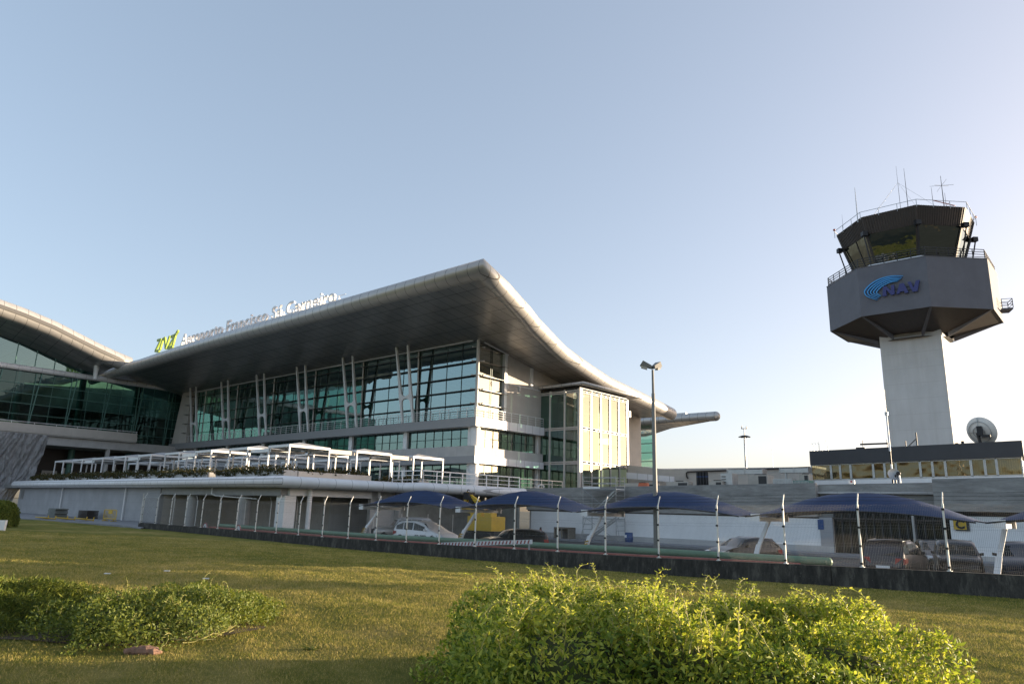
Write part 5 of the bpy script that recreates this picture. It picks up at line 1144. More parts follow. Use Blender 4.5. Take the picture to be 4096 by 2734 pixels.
T.part('brackets', g, MT['steel'])

# ------------------------------------------------------------------ car canopies
P_0 = V3((-10.64, 52.0, 0)); LST = V3((7.23, -5.93, 0)); UA = LST / np.linalg.norm(LST); UB = V3((-UA[1], UA[0], 0)); UB = UB if UB[1] > 0 else -UB
LC = float(np.linalg.norm(LST))
CANG = math.atan2(UA[1], UA[0])
lits = ('behind the two white cars', 'beside the yellow machine', 'beside the street lamp', 'in front of the glazed hall', 'cut by the right edge of the photo')
for i in range(5):
    org = P_0 + LST * i
    T = Thing('car_canopy', 'navy blue tensioned fabric car canopy %s' % lits[i], 'canopy', (org[0], org[1], 0), 'w', rot=CANG, group='navy car canopies')
    g = MB(); nS, nT = 30, 18; pts = []
    for a_ in range(nS + 1):
        s_ = a_ / nS; row = []
        for b_ in range(nT + 1):
            t_ = b_ / nT; pin = .55 * (1 - 4 * t_ * (1 - t_)) * 0; inx = .38 * math.sin(math.pi * s_) * 0
            ys_ = -.4 + 4.2 * t_; yy_ = ys_ + (.25 * math.sin(math.pi * s_)) * (1 - 2 * t_)
            xx_ = .25 + (LC - .3) * s_ + (.25 * math.sin(math.pi * t_)) * (1 - 2 * s_)
            zz_ = 2.52 + .98 * math.sin(math.pi * s_) ** .85 * math.sin(math.pi * (.05 + .90 * t_)) ** .8 + .08 * math.sin(math.pi * t_) + .12 * math.sin(math.pi * s_) + .012 * math.sin(s_ * 60) * math.sin(math.pi * t_)
            row.append((xx_, yy_, zz_))
        pts.append(row)
    g.grid(pts); T.part('fabric', g, MT['canopy'])
    g = MB()
    for t_ in (0, nT):
        g.tube([pts[a_][t_] for a_ in range(0, nS + 1, 2)], .03, 6)
    T.part('edge_cable', g, MT['blackmetal'])
    g = MB(); g.beam((.25, .1, 0), (.45, .6, 1.25), .22, .12, (0, 1, 0)); T.part('leaning_post', g, MT['white'])
    g = MB(); g.beam((.45, .6, 1.2), (.7, 1.4, 2.36), .17, .10, (0, 1, 0)); g.beam((.7, -.3, 2.42), (.7, 3.6, 2.42), .12, .18); 
    for y in (-.3, 3.6): g.box(.5, y - .06, 2.32, .9, y + .06, 2.66)
    T.part('cross_arm', g, MT['white_dirty'])
    m = MB()
    for j in range(5): m.beam((.31 + .02 * j, .12 + .05 * j, .40 + .14 * j), (.38 + .02 * j, .10 + .05 * j, .46 + .14 * j), .04, .23, (0, 1, 0))
    if i in (0, 1, 2): T.part('yellow_marking', m, MT['yellow'])

# ------------------------------------------------------------------ cars
def car(label, cat, loc, yaw, mat, kind='hatch', L=4.2, W=1.78, H=1.48, group=None, roofbox=False, seats=True):
    """x forward, lengths in metres; sections lofted along x"""
    T = Thing('parked_car', label, cat, (loc[0], loc[1], 0), 'w', rot=yaw)
    if group: T.o['group'] = group
    prof = {  # x (fraction from rear), belt z, roof z, halfwidth factor
        'hatch': [(0, .62, .62, .78), (.015, .90, .92, .88), (.05, .96, 1.10, .93), (.14, .97, 1.42, .97), (.28, .97, 1.48, 1), (.45, .95, 1.48, 1), (.56, .94, 1.40, 1), (.70, .93, 1.0, .99), (.80, .90, .93, .97), (.93, .74, .76, .90), (.985, .62, .63, .80), (1, .50, .50, .68)],
        'mpv': [(0, .60, .60, .82), (.012, .98, 1.02, .90), (.04, 1.02, 1.30, .94), (.10, 1.03, 1.56, .96), (.25, 1.02, 1.64, 1), (.45, 1.0, 1.64, 1), (.58, .99, 1.50, 1), (.74, .97, 1.06, .99), (.85, .90, .93, .96), (.95, .76, .78, .88), (1, .52, .52, .7)],
        'suv': [(0, .65, .65, .88), (.01, 1.05, 1.1, .94), (.03, 1.08, 1.62, .96), (.08, 1.08, 1.75, .98), (.3, 1.08, 1.80, 1), (.52, 1.08, 1.76, 1), (.60, 1.08, 1.62, 1), (.68, 1.08, 1.14, 1), (.80, 1.06, 1.09, .99), (.95, 1.0, 1.02, .95), (.99, .80, .82, .9), (1, .6, .6, .86)],
        'estate': [(0, .60, .60, .84), (.012, .92, .95, .90), (.03, .97, 1.25, .94), (.07, .98, 1.43, .96), (.25, .97, 1.49, 1), (.45, .95, 1.48, 1), (.55, .94, 1.38, 1), (.67, .93, .99, .99), (.80, .88, .91, .97), (.95, .70, .72, .88), (1, .5, .5, .7)],
        'saloon': [(0, .62, .62, .84), (.01, .90, .93, .90), (.05, .97, .99, .93), (.16, .98, 1.04, .96), (.28, .97, 1.36, .98), (.40, .95, 1.43, 1), (.52, .94, 1.40, 1), (.66, .92, .98, .99), (.80, .87, .90, .97), (.95, .70, .72, .88), (1, .5, .5, .7)]}[kind]
    hs = H / max(p[2] for p in prof); w2 = W / 2; rings = []
    for (fx, zb_, zr_, wf) in prof:
        x = (fx - .5) * L; zb = zb_ * hs; zr = zr_ * hs; w = w2 * wf; gh = max(0, (zr - zb) / (.5 * hs)); wr = w * (1 - .17 * min(1, gh)); lo = .22 if 0 < fx < 1 else .38
        rings.append([(x, 0, lo), (x, w * .86, lo), (x, w * .985, lo + .12), (x, w, (lo + zb) / 2 + .05), (x, w * .985, zb - .06), (x, w * .94, zb), (x, wr, zr - (.05 if gh > .2 else .0)), (x, wr * .80, zr + .0), (x, 0, zr + (.035 if gh > .2 else .03))])
    full_ = [[*r, *[(p[0], -p[1], p[2]) for p in r[-2:0:-1]]] for r in rings]; nR = len(full_[0]); g = MB(); g.grid([r + [r[0]] for r in full_]); g.add(full_[0], [tuple(range(nR))]); g.add(full_[-1], [tuple(range(nR))[::-1]])
    body = T.part('body', g, mat)
    def face_pts(i, j, s=1): return [V3(rings[i][j]), V3(rings[i + 1][j]), V3(rings[i + 1][j + 1]), V3(rings[i][j + 1])]
    def pane(name, quad, sgn=1, inset=.07, out=.012):
        c = sum(quad) / 4; n_ = np.cross(quad[1] - quad[0], quad[3] - quad[0]); n_ /= (np.linalg.norm(n_) + 1e-9)
        if n_ @ (c - V3((0, 0, .7))) < 0: n_ = -n_
        q = [c + (p - c) * (1 - inset) + n_ * out for p in quad]; q2 = [p - n_ * .02 for p in q]
        if sgn < 0: q = [V3((p[0], -p[1], p[2])) for p in q]; q2 = [V3((p[0], -p[1], p[2])) for p in q2]
        m = MB(); m.hexa(q2, q); T.part(name, m, MT['carglass'], body)
    # side windows: merge stations between rear pillar and windscreen
    st = [i for i in range(len(prof) - 1) if prof[i][2] - prof[i][1] > .12 or prof[i + 1][2] - prof[i + 1][1] > .12]
    st = [i for i in st if i >= 1]
    i0, i1 = st[0], st[-1] + 1
    def edge(x, lev):   # position on the side at belt (0) or roof (1)
        xs_ = [r[0][0] for r in rings]; b = [np.interp(x, xs_, [r[5][k_] for r in rings]) for k_ in range(3)]; t = [np.interp(x, xs_, [r[6][k_] for r in rings]) for k_ in range(3)]
        b, t = V3(b), V3(t); return b + (t - b) * lev
    xa, xb = rings[i0][0][0], rings[i1][0][0]
    segs = [(xa + (xb - xa) * u0, xa + (xb - xa) * u1) for u0, u1 in ((.07, .27), (.29, .54), (.56, .86))]
    for (a, b) in segs:
        for sgn in (1, -1): pane('side_window', [edge(a, .06), edge(b, .06), edge(b, .88), edge(a, .88)], sgn, .03)
    def cross(ia, ib, name, lo=.06, hi=.94):
        A_, B_ = rings[ia], rings[ib]; q = [V3(A_[5]) * .97, V3((A_[5][0], -A_[5][1] * .97, A_[5][2] * .97)), V3((B_[6][0], -B_[6][1] * .93, B_[6][2])), V3((B_[6][0], B_[6][1] * .93, B_[6][2]))]; q[0][2] = A_[5][2] + .03; q[1][2] = A_[5][2] + .03
        c = sum(q) / 4; n_ = np.cross(q[1] - q[0], q[3] - q[0]); n_ /= np.linalg.norm(n_); n_ = n_ if n_[2] > 0 else -n_; q = [c + (p - c) * .93 + n_ * .05 for p in q]; m = MB(); m.hexa([p - n_ * .04 for p in q], q); T.part(name, m, MT['carglass'], body)
    cross(i0, i0 + 2, 'rear_window'); cross(i1, i1 - 1, 'windscreen')
    for fx, wn in ((.17, 'wheel'), (.81, 'wheel')):
        for sgn in (1, -1):
            x = (fx - .5) * L; m = MB(); m.tube([(x, sgn * (w2 - .20), .32), (x, sgn * (w2 + .005), .32)], .325, 22); w_ = T.part(wn, m, MT['rubber']); m = MB(); m.tube([(x, sgn * (w2 - .1), .32), (x, sgn * (w2 + .012), .32)], .20, 14); T.part('rim', m, MT['steel'], w_)
            m = MB(); m.tube([(x, sgn * (w2 - .3), .36), (x, sgn * (w2 - .012), .36)], .385, 22); T.part('wheel_arch', m, MT['rubber'], body)
    xr, xf = rings[1][0][0], rings[-2][0][0]; zt = prof[1][1] * hs
    for sgn in (1, -1):
        m = MB(); m.hexa([(xr - .04, sgn * w2 * .52, zt - .26), (xr - .02, sgn * w2 * .93, zt - .26), (xr + .3, sgn * w2 * .985, zt - .2), (xr + .05, sgn * w2 * .52, zt - .22)], [(xr - .03, sgn * w2 * .55, zt - .03), (xr, sgn * w2 * .93, zt - .03), (xr + .34, sgn * w2 * .985, zt - .04), (xr + .05, sgn * w2 * .55, zt - .03)]); T.part('tail_light', m, MT['red'])
        m = MB(); m.hexa([(xf + .0, sgn * w2 * .45, .58 * hs), (xf + .02, sgn * w2 * .83, .58 * hs), (xf - .35, sgn * w2 * .95, .64 * hs), (xf - .3, sgn * w2 * .5, .64 * hs)], [(xf - .06, sgn * w2 * .47, .74 * hs), (xf - .06, sgn * w2 * .85, .74 * hs), (xf - .42, sgn * w2 * .955, .80 * hs), (xf - .3, sgn * w2 * .5, .76 * hs)]); T.part('headlight', m, MT['lens'])
        m = MB(); q = edge(xb - .35, .1); m.hexa([(q[0] - .06, sgn * (q[1] + .02), q[2]), (q[0] + .06, sgn * (q[1] + .02), q[2]), (q[0] + .04, sgn * (q[1] + .2), q[2] + .03), (q[0] - .04, sgn * (q[1] + .2), q[2] + .03)], [(q[0] - .06, sgn * (q[1] + .02), q[2] + .12), (q[0] + .06, sgn * (q[1] + .02), q[2] + .12), (q[0] + .04, sgn * (q[1] + .2), q[2] + .15), (q[0] - .04, sgn * (q[1] + .2), q[2] + .15)]); T.part('mirror', m, mat)
        m = MB(); m.tube([edge(xa + .5, 1.02) * V3((1, sgn * .93, 1)) + V3((0, 0, .06)), edge(xa + (xb - xa) * .6, 1.02) * V3((1, sgn * .93, 1)) + V3((0, 0, .06))], .018, 6); T.part('roof_rail', m, MT['steel'])
    m = MB(); m.box(-L / 2 - .03, -.26, .60, -L / 2 + .04, .26, .72); T.part('number_plate', m, MT['white'])
    m = MB(); m.box(L / 2 - .06, -.45, .34, L / 2 + .02, .45, .52); T.part('grille', m, MT['dark'])
    return T
def yawto(dx, dy): return math.atan2(dy, dx)
def ypx(px_, Y): return at(px_, 2100, Y)
# white people carrier seen from its rear left corner
c = at(1706, 2120, 49.8); mpv = car('white people carrier with a black number on its side parked behind the fence', 'car', c, rad(-38), MT['carwhite'], 'mpv', 4.75, 1.9, 1.68)
g = text_mb('02-982', .42, .004, .0); g.xf(lambda p: (-.15 + p[0] * .9, -.965 - p[2], .50 + p[1])); mpv.part('fleet_number', g, MT['blackmetal'])
g = text_mb('<', .5, .004, .0); g.xf(lambda p: (1.25 + p[0], -.968 - p[2], .52 + p[1])); mpv.part('side_marking', g, MT['blackmetal'])
c = at(1610, 2110, 55.5); sv = car('pale silver pickup style off road car facing left behind the white people carrier', 'car', c, rad(196), MT['carsilver'], 'suv', 4.5, 1.85, 1.82)
g = MB(); g.box(2.18, -.6, .62, 2.27, .6, .92); sv.part('radiator_grille', g, MT['dark'])
c = at(2040, 2110, 45.5); car('dark estate car facing left behind the striped barrier', 'car', c, rad(200), MT['carblack'], 'estate', 4.6, 1.80, 1.40)
c = at(2968, 2150, 39.5); car('glossy black hatchback facing left under the canopy', 'car', c, rad(203), MT['carblack'], 'hatch', 4.1, 1.75, 1.44)
c = at(3580, 2150, 32.0); car('dark estate seen from behind with red tail lights and roof rails', 'car', c, rad(48), MT['carnavy'], 'estate', 4.4, 1.78, 1.72)
c = at(3818, 2150, 34.0); car('dark car facing the fence between the red lit estate and the canopy post', 'car', c, rad(-118), MT['cargrey'], 'suv', 4.3, 1.8, 1.70)
c = at(4075, 2150, 32.0); car('dark blue car facing the fence cut by the right edge', 'car', c, rad(-125), MT['carnavy'], 'estate', 4.3, 1.8, 1.74)
c = at(3735, 2150, 40.5); car('far dark car half hidden between the two nearer dark cars', 'car', c, rad(-110), MT['cargrey'], 'hatch', 4.0, 1.7, 1.5)

# yellow access machine under the podium edge
c = V3(toB(at(1945, 2080, 58)))
T = Thing('boom_lift', 'yellow self propelled boom lift with its folded arm poking above the blue canopy', 'boom lift', (c[0], c[1], -.2), 'b')
g = MB(); x, y = c[0], c[1]
g.box(x - 1.3, y - .8, .9, x + 1.3, y + .8, 2.0); g.box(x - 1.1, y - .7, 2.0, x + .1, y + .7, 2.5); g.box(x + .5, y - .8, 2.0, x + 1.2, y - .1, 2.35); T.part('turret', g, MT['yellow'])
for sx_ in (-1, 1):
    for sy_ in (-1, 1): m = MB(); m.tube([(x + sx_ * 1.0, y + sy_ * .65, .3), (x + sx_ * 1.0, y + sy_ * 1.0, .3)], .48, 18); T.part('wheel', m, MT['rubber'])
m = MB(); m.box(x - 1.4, y - .6, .35, x + 1.4, y + .6, .9); T.part('chassis', m, MT['blackmetal'])
tpp = by(1882, 1988, c[1]); t2 = by(1868, 1972, c[1]); t3 = by(1906, 2003, c[1])
m = MB(); m.beam((x - 1.2, y + .4, 2.3), (tpp[0] - 1.0, y + .4, tpp[2] - 1.0), .3, .35); m.beam((tpp[0] - 1.0, y + .2, tpp[2] - 1.0), (t2[0], y + .2, t2[2]), .26, .3); m.beam((t2[0], y, t2[2]), (t3[0] + 1.2, y, t3[2] - .6), .26, .3); T.part('boom', m, MT['yellow'])
m = MB(); m.box(t2[0] - .1, y - .3, t2[2] - .5, t2[0] + .5, y + .4, t2[2] + .1); m.beam((t2[0] + .2, y - .2, t2[2]), (t2[0] + .9, y - .2, t2[2] - .8), .22); T.part('knuckle', m, MT['blackmetal'])
m = MB(); m.tube([(t2[0], y, t2[2] + .1), (t2[0] + .1, y, t2[2] + .3), (t2[0] + .3, y, t2[2] + .25)], .03, 6); T.part('hose', m, MT['rubber'])
g = text_mb('HA', .5, .01, .01); g.xf(lambda p: (t3[0] + .1 + p[0], y - .17, t3[2] - .35 + p[1])); T.part('boom_lettering', g, MT['blackmetal'])

# scaffold tower against the concrete wall
a0_ = by(2345, 2150, -2.4); b0_ = by(2478, 2150, -2.4); x0, x1 = a0_[0], b0_[0]; ztop = by(2345, 1905, -2.4)[2]; zmid = by(2345, 1955, -2.4)[2]
T = Thing('scaffold_tower', 'aluminium scaffold tower with inner stair and platform against the concrete wall', 'scaffold', (x0, -2.4, -.2), 'b')
for (x, y) in ((x0, -2.9), (x1, -2.9), (x0, -1.5), (x1, -1.5)):
    g = MB(); g.tube([(x, y, -.1), (x, y, ztop)], .036, 6); g.cyl((x, y, -.2), .08, .1, 8); T.part('upright', g, MT['steel'])
g = MB()
for y in (-2.9, -1.5):
    for z in (.5, 2.0, 3.3, zmid, zmid + .5, zmid + 1.0): g.tube([(x0, y, z), (x1, y, z)], .03, 5)
for x in (x0, x1):
    for z in np.arange(.2, ztop, .42): g.tube([(x, -2.9, z), (x, -1.5, z)], .026, 5)
T.part('rails', g, MT['steel'])
g = MB()
for za, zb in ((.3, 2.2), (2.2, zmid)):
    g.tube([(x0, -2.92, za), (x1, -2.92, zb)], .02, 5); g.tube([(x1, -2.92, za), (x0, -2.92, zb)], .02, 5)
g.tube([(x0 - .1, -3.4, -.15), (x0 + .4, -2.9, 2.2)], .022, 5); g.tube([(x1 + .8, -3.5, -.15), (x1, -2.9, 2.2)], .022, 5); T.part('brace', g, MT['steel'])
g = MB()
for (xa_, xb_, za, zb) in ((x0 + .3, x1 - .3, .3, 2.1), (x0 + .5, x1 - .2, 2.3, zmid + .0)):
    for dy in (0, .5): g.beam((xa_, -2.5 + dy, za), (xb_, -2.5 + dy, zb), .05, .12)
    for i in range(8): t = (i + .5) / 8; g.box(xa_ + (xb_ - xa_) * t - .1, -2.5, za + (zb - za) * t, xa_ + (xb_ - xa_) * t + .1, -2.0, za + (zb - za) * t + .03)
T.part('stair', g, MT['steel'])
g = MB(); g.box(x0, -2.9, zmid - .04, x1, -1.5, zmid + .02); g.box(x0, -2.93, zmid + .02, x0 + 1.8, -2.9, zmid + .2); T.part('platform', g, MT['white_dirty'])
# blue barrel, dark crate, fire extinguisher
q = by(2516, 2150, -2.6); T = Thing('blue_barrel', 'tall blue plastic drum with a white label by the plinth', 'barrel', (q[0], -2.6, 0), 'b')
ztb = by(2516, 2128, -2.6)[2]; g = MB(); g.tube([(q[0], -2.6, .03), (q[0], -2.6, .06), (q[0], -2.6, ztb * .35), (q[0], -2.6, ztb * .37), (q[0], -2.6, ztb * .66), (q[0], -2.6, ztb * .68), (q[0], -2.6, ztb)], [.30, .33, .33, .35, .35, .33, .33], 20); T.part('drum', g, MT['blue'])
g = MB(); g.box(q[0] - .22, -2.96, ztb - .42, q[0] - .02, -2.93, ztb - .2); T.part('label_plate', g, MT['white'])
a = by(2226, 2106, -2.6); b = by(2286, 2158, -2.6); T = Thing('cable_crate', 'dark wooden crate with open front standing by the white wall', 'crate', (a[0], -2.6, 0), 'b')
g = MB(); 
for p in ((a[0], a[0] + .12), (b[0] - .12, b[0])): g.box(p[0], -3.0, .03, p[1], -2.0, a[2])
g.box(a[0], -3.0, a[2] - .12, b[0], -2.0, a[2]); g.box(a[0], -3.0, .03, b[0], -2.0, .15); g.box(a[0], -2.1, .1, b[0], -2.0, a[2]); g.box((a[0] + b[0]) / 2 - .06, -3.0, .03, (a[0] + b[0]) / 2 + .06, -2.9, a[2]); T.part('frame', g, MT['timber'])
g = MB(); g.box(a[0] + .2, -2.8, .15, b[0] - .8, -2.2, a[2] - .35); T.part('contents', g, MT['steel'])
q = by(2162, 2150, -2.3); T = Thing('fire_extinguisher', 'small red fire extinguisher post near the plinth corner', 'fire extinguisher', (q[0], -2.3, 0), 'b')
g = MB(); g.tube([(q[0], -2.3, .03), (q[0], -2.3, .85)], .11, 12); T.part('cylinder', g, MT['red']); g = MB(); g.box(q[0] - .06, -2.36, .85, q[0] + .06, -2.24, 1.05); T.part('valve', g, MT['blackmetal'])

# ------------------------------------------------------------------ left: boards, fallen barriers, yellow barrier, clipped shrub
def LB(px_, py_): return toB(lawn_hit_p(px_, py_))
def lawn_hit_p(px_, py_):
    q = gz(px_, py_, .42); return q
a = toB(gz(192, 2068, .5)); b = toB(gz(310, 2071, .5)); c = toB(gz(358, 2074, .5))
T = Thing('board_stack', 'long stack of grey green boards lying on the paving by the wall', 'stack of boards', (a[0], a[1], .5), 'b')
for i in range(7): g = MB(); dx = .12 * math.sin(i * 2.3); g.box(a[0] + dx, a[1] - .1, .55 + i * .135, b[0] + dx, a[1] + 1.1, .665 + i * .135); T.part('board', g, simple('grey_green_board', (.17, .18, .16), .8) if i == 0 else bpy.data.materials['grey_green_board'])
T = Thing('board_stack', 'shorter darker stack of boards at the right end of the long stack', 'stack of boards', (b[0], b[1], .5), 'b')
for i in range(6): g = MB(); dx = .15 * math.sin(i * 3.1); g.box(b[0] + .3, b[1] - .1, .55 + i * .135, c[0] + dx, b[1] + 1.0, .66 + i * .135); T.part('board', g, MT['bronze'])
def ybar(label, p, yaw, upright=True):
    T = Thing('crowd_barrier', label, 'barrier', tuple(p), 'w', rot=yaw, group='yellow plastic barriers'); L_, h_ = 2.2, 1.0
    g = MB(); g.tube([(0, 0, .12), (0, 0, h_), (.12, 0, h_ + .06), (L_ - .12, 0, h_ + .06), (L_, 0, h_), (L_, 0, .12)], .04, 8); g.tube([(0, 0, .22), (L_, 0, .22)], .04, 8); T.part('frame', g, MT['yellow'])
    g = MB()
    for i in range(1, 9): g.tube([(L_ * i / 9, 0, .22), (L_ * i / 9, 0, h_ + .03)], .022, 6)
    T.part('bars', g, MT['yellow']); g = MB(); g.box(.85, -.03, .68, 1.4, .03, 1.0); T.part('plate', g, MT['yellow'])
    for x in (.35, L_ - .35): g = MB(); g.box(x - .03, -.3, .0, x + .03, .3, .07); g.box(x - .03, -.04, 0, x + .03, .04, .24); T.part('foot', g, MT['yellow'])
    return T
p = gz(412, 2081, .5); e = gz(484, 2085, .5); ybar('upright yellow crowd barrier beside the drain pipe', p, math.atan2(e[1] - p[1], e[0] - p[0]))
for i, (pa, pb) in enumerate((((185, 2075), (235, 2078)), ((262, 2077), (312, 2080)), ((340, 2080), (400, 2084)))):
    p = gz(*pa, .5); e = gz(*pb, .5); t = ybar('fallen yellow crowd barrier lying flat, %s of three in front of the boards' % ('leftmost', 'middle', 'rightmost')[i], p + V3((0, 0, .06)), math.atan2(e[1] - p[1], e[0] - p[0])); t.o.rotation_euler = (rad(82), 0, math.atan2(e[1] - p[1], e[0] - p[0]))

# ------------------------------------------------------------------ vegetation
def shell_leaves(n, fn, size, ratio=.45, upb=.3, inn=.3):
    P = np.array([fn(inn) for _ in range(n)]); return P
def mound(cx_, cy_, rx_, ry_, h_, rot, z0f, n, size, label, name, mat, ratio=.42, shoots=0, shoot_h=.4, core=True, lump=.22, cat='bush', thick=.30, power=2.6, stems=True, tip=None, sizevar=(.6, 1.3)):
    """an uneven bush: leaves in a thick shell over a lumpy superellipsoid, plus leafy shoots"""
    cr_, sr_ = math.cos(rot), math.sin(rot); zb = z0f(cx_, cy_); T = Thing(name, label, cat, (cx_, cy_, zb), 'w')
    th = rng.uniform(0, 2 * math.pi, n * 2); uu = rng.uniform(0, 1, n * 2); ph = np.arccos(uu ** .8)   # 0 top
    def surf(th, ph, k_=1.0):
        ct, st_ = np.cos(th), np.sin(th); sp_, cp_ = np.sin(ph), np.cos(ph)
        r = (np.abs(sp_ * ct) ** power + np.abs(sp_ * st_) ** power + np.abs(cp_) ** power) ** (-1 / power)
        lumpv = 1 + lump * (.5 * np.sin(3 * th + 1.3) * np.sin(2.2 * ph + .4) + .35 * np.sin(7 * th + 2 * np.sin(4 * ph)) + .3 * np.sin(11 * th - 5 * ph)) * .7
        r = r * lumpv * k_; x, y, z = r * sp_ * ct * rx_, r * sp_ * st_ * ry_, r * cp_ * h_
        return cx_ + x * cr_ - y * sr_, cy_ + x * sr_ + y * cr_, z
    kk = 1 - thick * rng.random(n * 2) ** 1.6; x, y, z = surf(th, ph, kk); zg = np.array([z0f(a, b) for a, b in zip(x, y)]); z = zg + np.maximum(.02, z)
    P = np.stack([x, y, z], 1)[:n * 2]
    nrm = np.stack([(x - cx_) / rx_ ** 1.2, (y - cy_) / ry_ ** 1.2, np.maximum(.1, np.cos(ph)) * 1.0], 1); nrm /= np.linalg.norm(nrm, axis=1)[:, None]
    d = nrm * .45 + rng.normal(size=P.shape) * .8; d[:, 2] += .25; d /= np.linalg.norm(d, axis=1)[:, None]
    nz = nrm + rng.normal(size=P.shape) * .55
    sz = size * rng.uniform(*sizevar, len(P)); vs, fs = _leaves(P, d, sz, ratio, nz)
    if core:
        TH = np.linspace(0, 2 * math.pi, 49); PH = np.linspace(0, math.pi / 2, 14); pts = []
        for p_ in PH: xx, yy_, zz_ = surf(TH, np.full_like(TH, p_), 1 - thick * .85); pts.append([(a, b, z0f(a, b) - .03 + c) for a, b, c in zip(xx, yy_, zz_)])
        g = MB(); g.grid(pts); T.part('core_mound', g, MT['leafcore'])  # dark core mound added to close holes between the leaves
    VV, FF = [vs], [fs]; off = len(vs); S = MB()
    if tip: VT, FT_, offt = [], [], 0
    for i in range(shoots):
        k_ = rng.integers(0, len(P)); b = P[k_].copy()
        for _ in range(6):
            c_ = P[rng.integers(0, len(P))]
            if c_[2] > b[2]: b = c_.copy()
        L_ = shoot_h * rng.uniform(.35, 1.1) * (1.25 if rng.random() < .25 else .75); az = rng.uniform(0, 6.28); cur = rng.uniform(.2, 1.5); path = [b - V3((0, 0, .08))]; dirv = V3((.35 * math.cos(az), .35 * math.sin(az), 1)); m = 11
        for j in range(m):
            dirv = dirv / np.linalg.norm(dirv); path.append(path[-1] + dirv * L_ / m); bend = cur * (j / m) ** 2.2; dirv = dirv + V3((math.cos(az) * bend, math.sin(az) * bend, -bend * .75)) + rng.normal(size=3) * .10
        S.tube(path, list(np.linspace(.005, .0022, len(path))), 4, smooth=False)
        lp_, ld, ls = [], [], []
        for j in range(1, m + 1):
            a = az + j * 1.57 + rng.normal() * .3; t = path[j] - path[j - 1]; t /= np.linalg.norm(t)
            for s_ in (0, math.pi):
                dd = V3((math.cos(a + s_), math.sin(a + s_), .35)) + t * .35; lp_.append(path[j]); ld.append(dd / np.linalg.norm(dd)); ls.append(size * (1.0 - .5 * j / m) * rng.uniform(.75, 1.15))
        v_, f_ = _leaves(np.array(lp_), np.array(ld), np.array(ls), ratio)
        if tip: VT.append(v_); FT_.append(f_ + offt); offt += len(v_)
        else: VV.append(v_); FF.append(f_ + off); off += len(v_)
    addnp('leaves', np.concatenate(VV), np.concatenate(FF), MT[mat], T.o, T.off)
    if shoots: T.part('shoots', S, MT['stem'])
    if tip: addnp('sunlit_tip_leaves', np.concatenate(VT), np.concatenate(FT_), MT[tip], T.o, T.off)
    return T
BG = mound(1.72, 7.75, 2.22, 1.65, .80, rad(2), lawn_z, 21000, .068, 'large bright honeysuckle bush with curling leafy shoots in the right foreground', 'honeysuckle_bush', 'leaf', .38, 900, .40, True, .34, thick=.28, power=5.5, tip='leaftip')
mound(-4.78, 10.95, 1.12, 2.0, .48, rad(-8), lawn_z, 11000, .05, 'small leafy green hedge bush with twiggy base on the left lawn', 'hedge_bush', 'leaf2', .5, 140, .26, True, .34, thick=.42)
mound(-7.35, 10.75, 1.35, 1.55, .47, rad(10), lawn_z, 15000, .10, 'low spreading juniper with feathery yellow green sprays at the left edge', 'juniper_bush', 'juniper', .10, 0, .2, True, .5, thick=.5)
g = MB()
for i in range(45):
    a = rng.uniform(0, 6.28); b0 = V3((-4.2 + rng.normal() * .25, 9.95 + rng.normal() * .35, 0)); b0[2] = lawn_z(b0[0], b0[1]) + .03; P = [b0]
    for j in range(4): P.append(P[-1] + V3((.10 * math.cos(a + j * .3), .10 * math.sin(a + j * .3), rng.uniform(-.01, .05))))
    g.tube(P, .0035, 4, smooth=False)
single('fallen_twigs', g, MT['stem'], 'tangle of bare brown twigs at the foot of the left hedge bush', 'twigs', (-4.4, 9.9, .8))
q = lawn_hit(-8, 2106)
mound(q[0] - .2, q[1] + .3, 1.05, 1.05, 1.75, 0, lawn_z, 6500, .10, 'dense clipped round green shrub at the left edge of the lawn', 'clipped_shrub', 'leaf2', .6, 0, .2, True, .10, thick=.16, power=3)
q = lawn_hit(-2, 2120); T = Thing('marker_post', 'short white concrete marker in front of the clipped round shrub', 'marker post', (q[0], q[1], q[2]), 'w')
g = MB(); g.hexa([(q[0] - .32, q[1] - .1, q[2] - .1), (q[0] + .30, q[1] - .1, q[2] - .1), (q[0] + .30, q[1] + .1, q[2] - .1), (q[0] - .32, q[1] + .1, q[2] - .1)], [(q[0] - .32, q[1] - .1, q[2] + .62), (q[0] + .34, q[1] - .1, q[2] + .64), (q[0] + .34, q[1] + .1, q[2] + .64), (q[0] - .32, q[1] + .1, q[2] + .62)]); T.part('stone', g, MT['white_dirty'])
q = lawn_hit(585, 2612); g = MB()
import mathutils
for (dx, dy, sx_, sy_, sz_, r_) in ((0, 0, .17, .09, .07, .2), (-.17, -.01, .09, .07, .05, 1.0), (.12, -.05, .08, .06, .04, 2)):
    b_ = len(g.v); g.sphere((q[0] + dx, q[1] + dy, q[2] + .02), 1, 9, 6, (sx_, sy_, sz_)); 
    for i in range(b_, len(g.v)): p = V3(g.v[i]); g.v[i] = tuple(p + V3((math.sin(p[1] * 60 + r_), math.sin(p[0] * 50 + r_), math.sin(p[0] * 70))) * .012)
g.sm = [False] * len(g.f); single('broken_stone', g, MT['stone'], 'reddish broken stone in front of the left bush', 'stone', tuple(q))
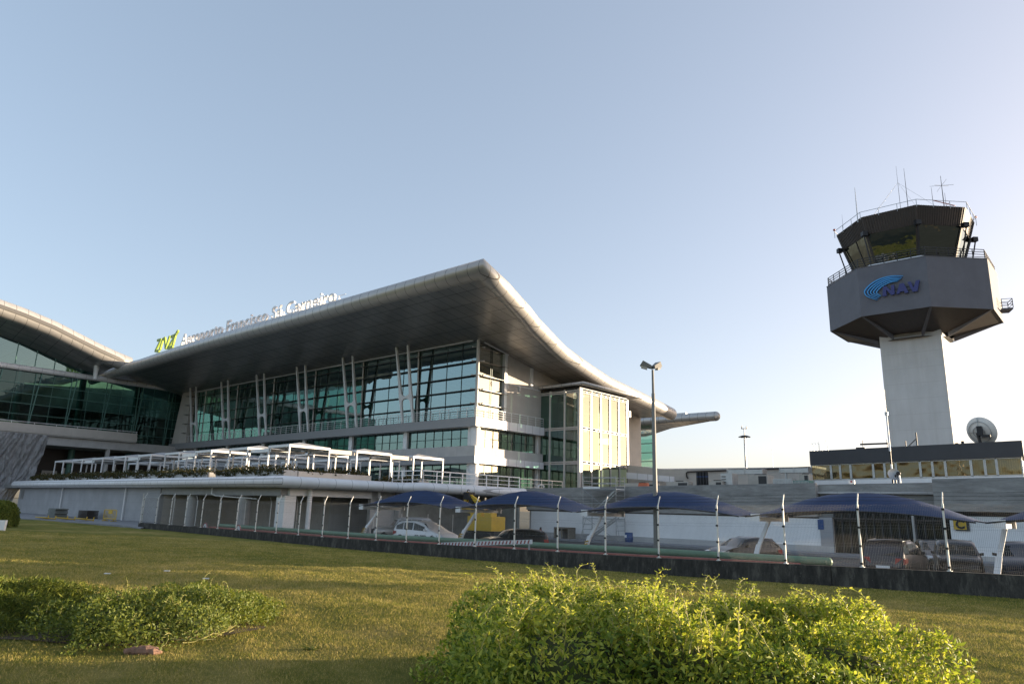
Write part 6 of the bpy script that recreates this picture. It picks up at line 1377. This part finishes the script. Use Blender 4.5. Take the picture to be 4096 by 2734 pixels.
for i, (a, b, l_) in enumerate(((428, 2297, 'left'), (666, 2286, 'middle'), (822, 2317, 'right'))):
    q = lawn_hit(a, b); g = MB(); g.hexa([(q[0] - .07, q[1] - .03, q[2] + .02), (q[0] + .08, q[1], q[2] + .02), (q[0] + .07, q[1] + .05, q[2] + .02), (q[0] - .06, q[1] + .04, q[2] + .02)], [(q[0] - .07, q[1] - .03, q[2] + .035), (q[0] + .08, q[1], q[2] + .05), (q[0] + .07, q[1] + .05, q[2] + .04), (q[0] - .06, q[1] + .04, q[2] + .045)]); single('paper_scrap', g, MT['white'], 'small white scrap of paper on the left lawn, the %s one of three' % l_, 'litter', tuple(q))
# soil bed under the left bushes
g = MB(); R3 = []
for a in np.linspace(0, 2 * math.pi, 37)[:-1]:
    x = -5.75 + 2.2 * math.cos(a) + .1 * math.sin(5 * a); y = 10.75 + 1.5 * math.sin(a) + .08 * math.sin(7 * a); R3.append((x, y, lawn_z(x, y) + .012))
g.add(R3 + [(-5.6, 10.75, lawn_z(-5.6, 10.75) + .02)], [(i, (i + 1) % 36, 36) for i in range(36)]); single('planting_bed', g, MT['soil'], None, None, kind='structure')
q = lawn_hit(1245, 2600); n_ = 26; az = rng.uniform(0, 6.28, n_); P = np.tile(q, (n_, 1)); d_ = np.stack([np.cos(az), np.sin(az), rng.uniform(.15, .6, n_)], 1); d_ /= np.linalg.norm(d_, axis=1)[:, None]
vs, fs = _leaves(P, d_, rng.uniform(.08, .15, n_), .12); o = addnp('weed_rosette', vs, fs, MT['leaf2'], None, tuple(q)); o.location = q; tagp(o, 'spiky weed rosette growing in the lawn between the two bushes', 'weed')
# grass blades: near lawn
def blades(n, ymin, ymax, hgt, wid, name):
    # density falls with distance
    u = rng.random(n); Y = ymin * (ymax / ymin) ** u; X = (rng.random(n) * 2 - 1) * (Y * .80 + .5)
    zz = np.array([lawn_z(a, b) for a, b in zip(X, Y)]); d_ = (X - F0[0]) * FN[0] + (Y - F0[1]) * FN[1]; ok = d_ > .15
    X, Y, zz = X[ok], Y[ok], zz[ok]; n = len(X); sc = (Y / ymin) ** .72
    a = rng.uniform(0, 2 * math.pi, n); h = hgt * rng.uniform(.5, 1.3, n) * np.minimum(sc, 2.0); w = wid * sc * rng.uniform(.7, 1.3, n); lean = rng.normal(size=(n, 2)) * .55 * h[:, None]
    tall = rng.random(n) < .02; h[tall] *= 1.7
    b = np.stack([X, Y, zz - .004], 1); s_ = np.stack([np.cos(a) * w / 2, np.sin(a) * w / 2, np.zeros(n)], 1); tip = b + np.stack([lean[:, 0], lean[:, 1], h], 1)
    vs = np.stack([b - s_, b + s_, tip], 1).reshape(-1, 3); i = np.arange(n) * 3; fs = np.stack([i, i + 1, i + 2], 1)
    o = addnp(name, vs, fs, MT['blade']); o['kind'] = 'stuff'; o['category'] = 'grass'; o['label'] = 'short mown grass covering the sloping lawn'; return o
blades(620000, 6.2, 46, .022, .0055, 'grass')
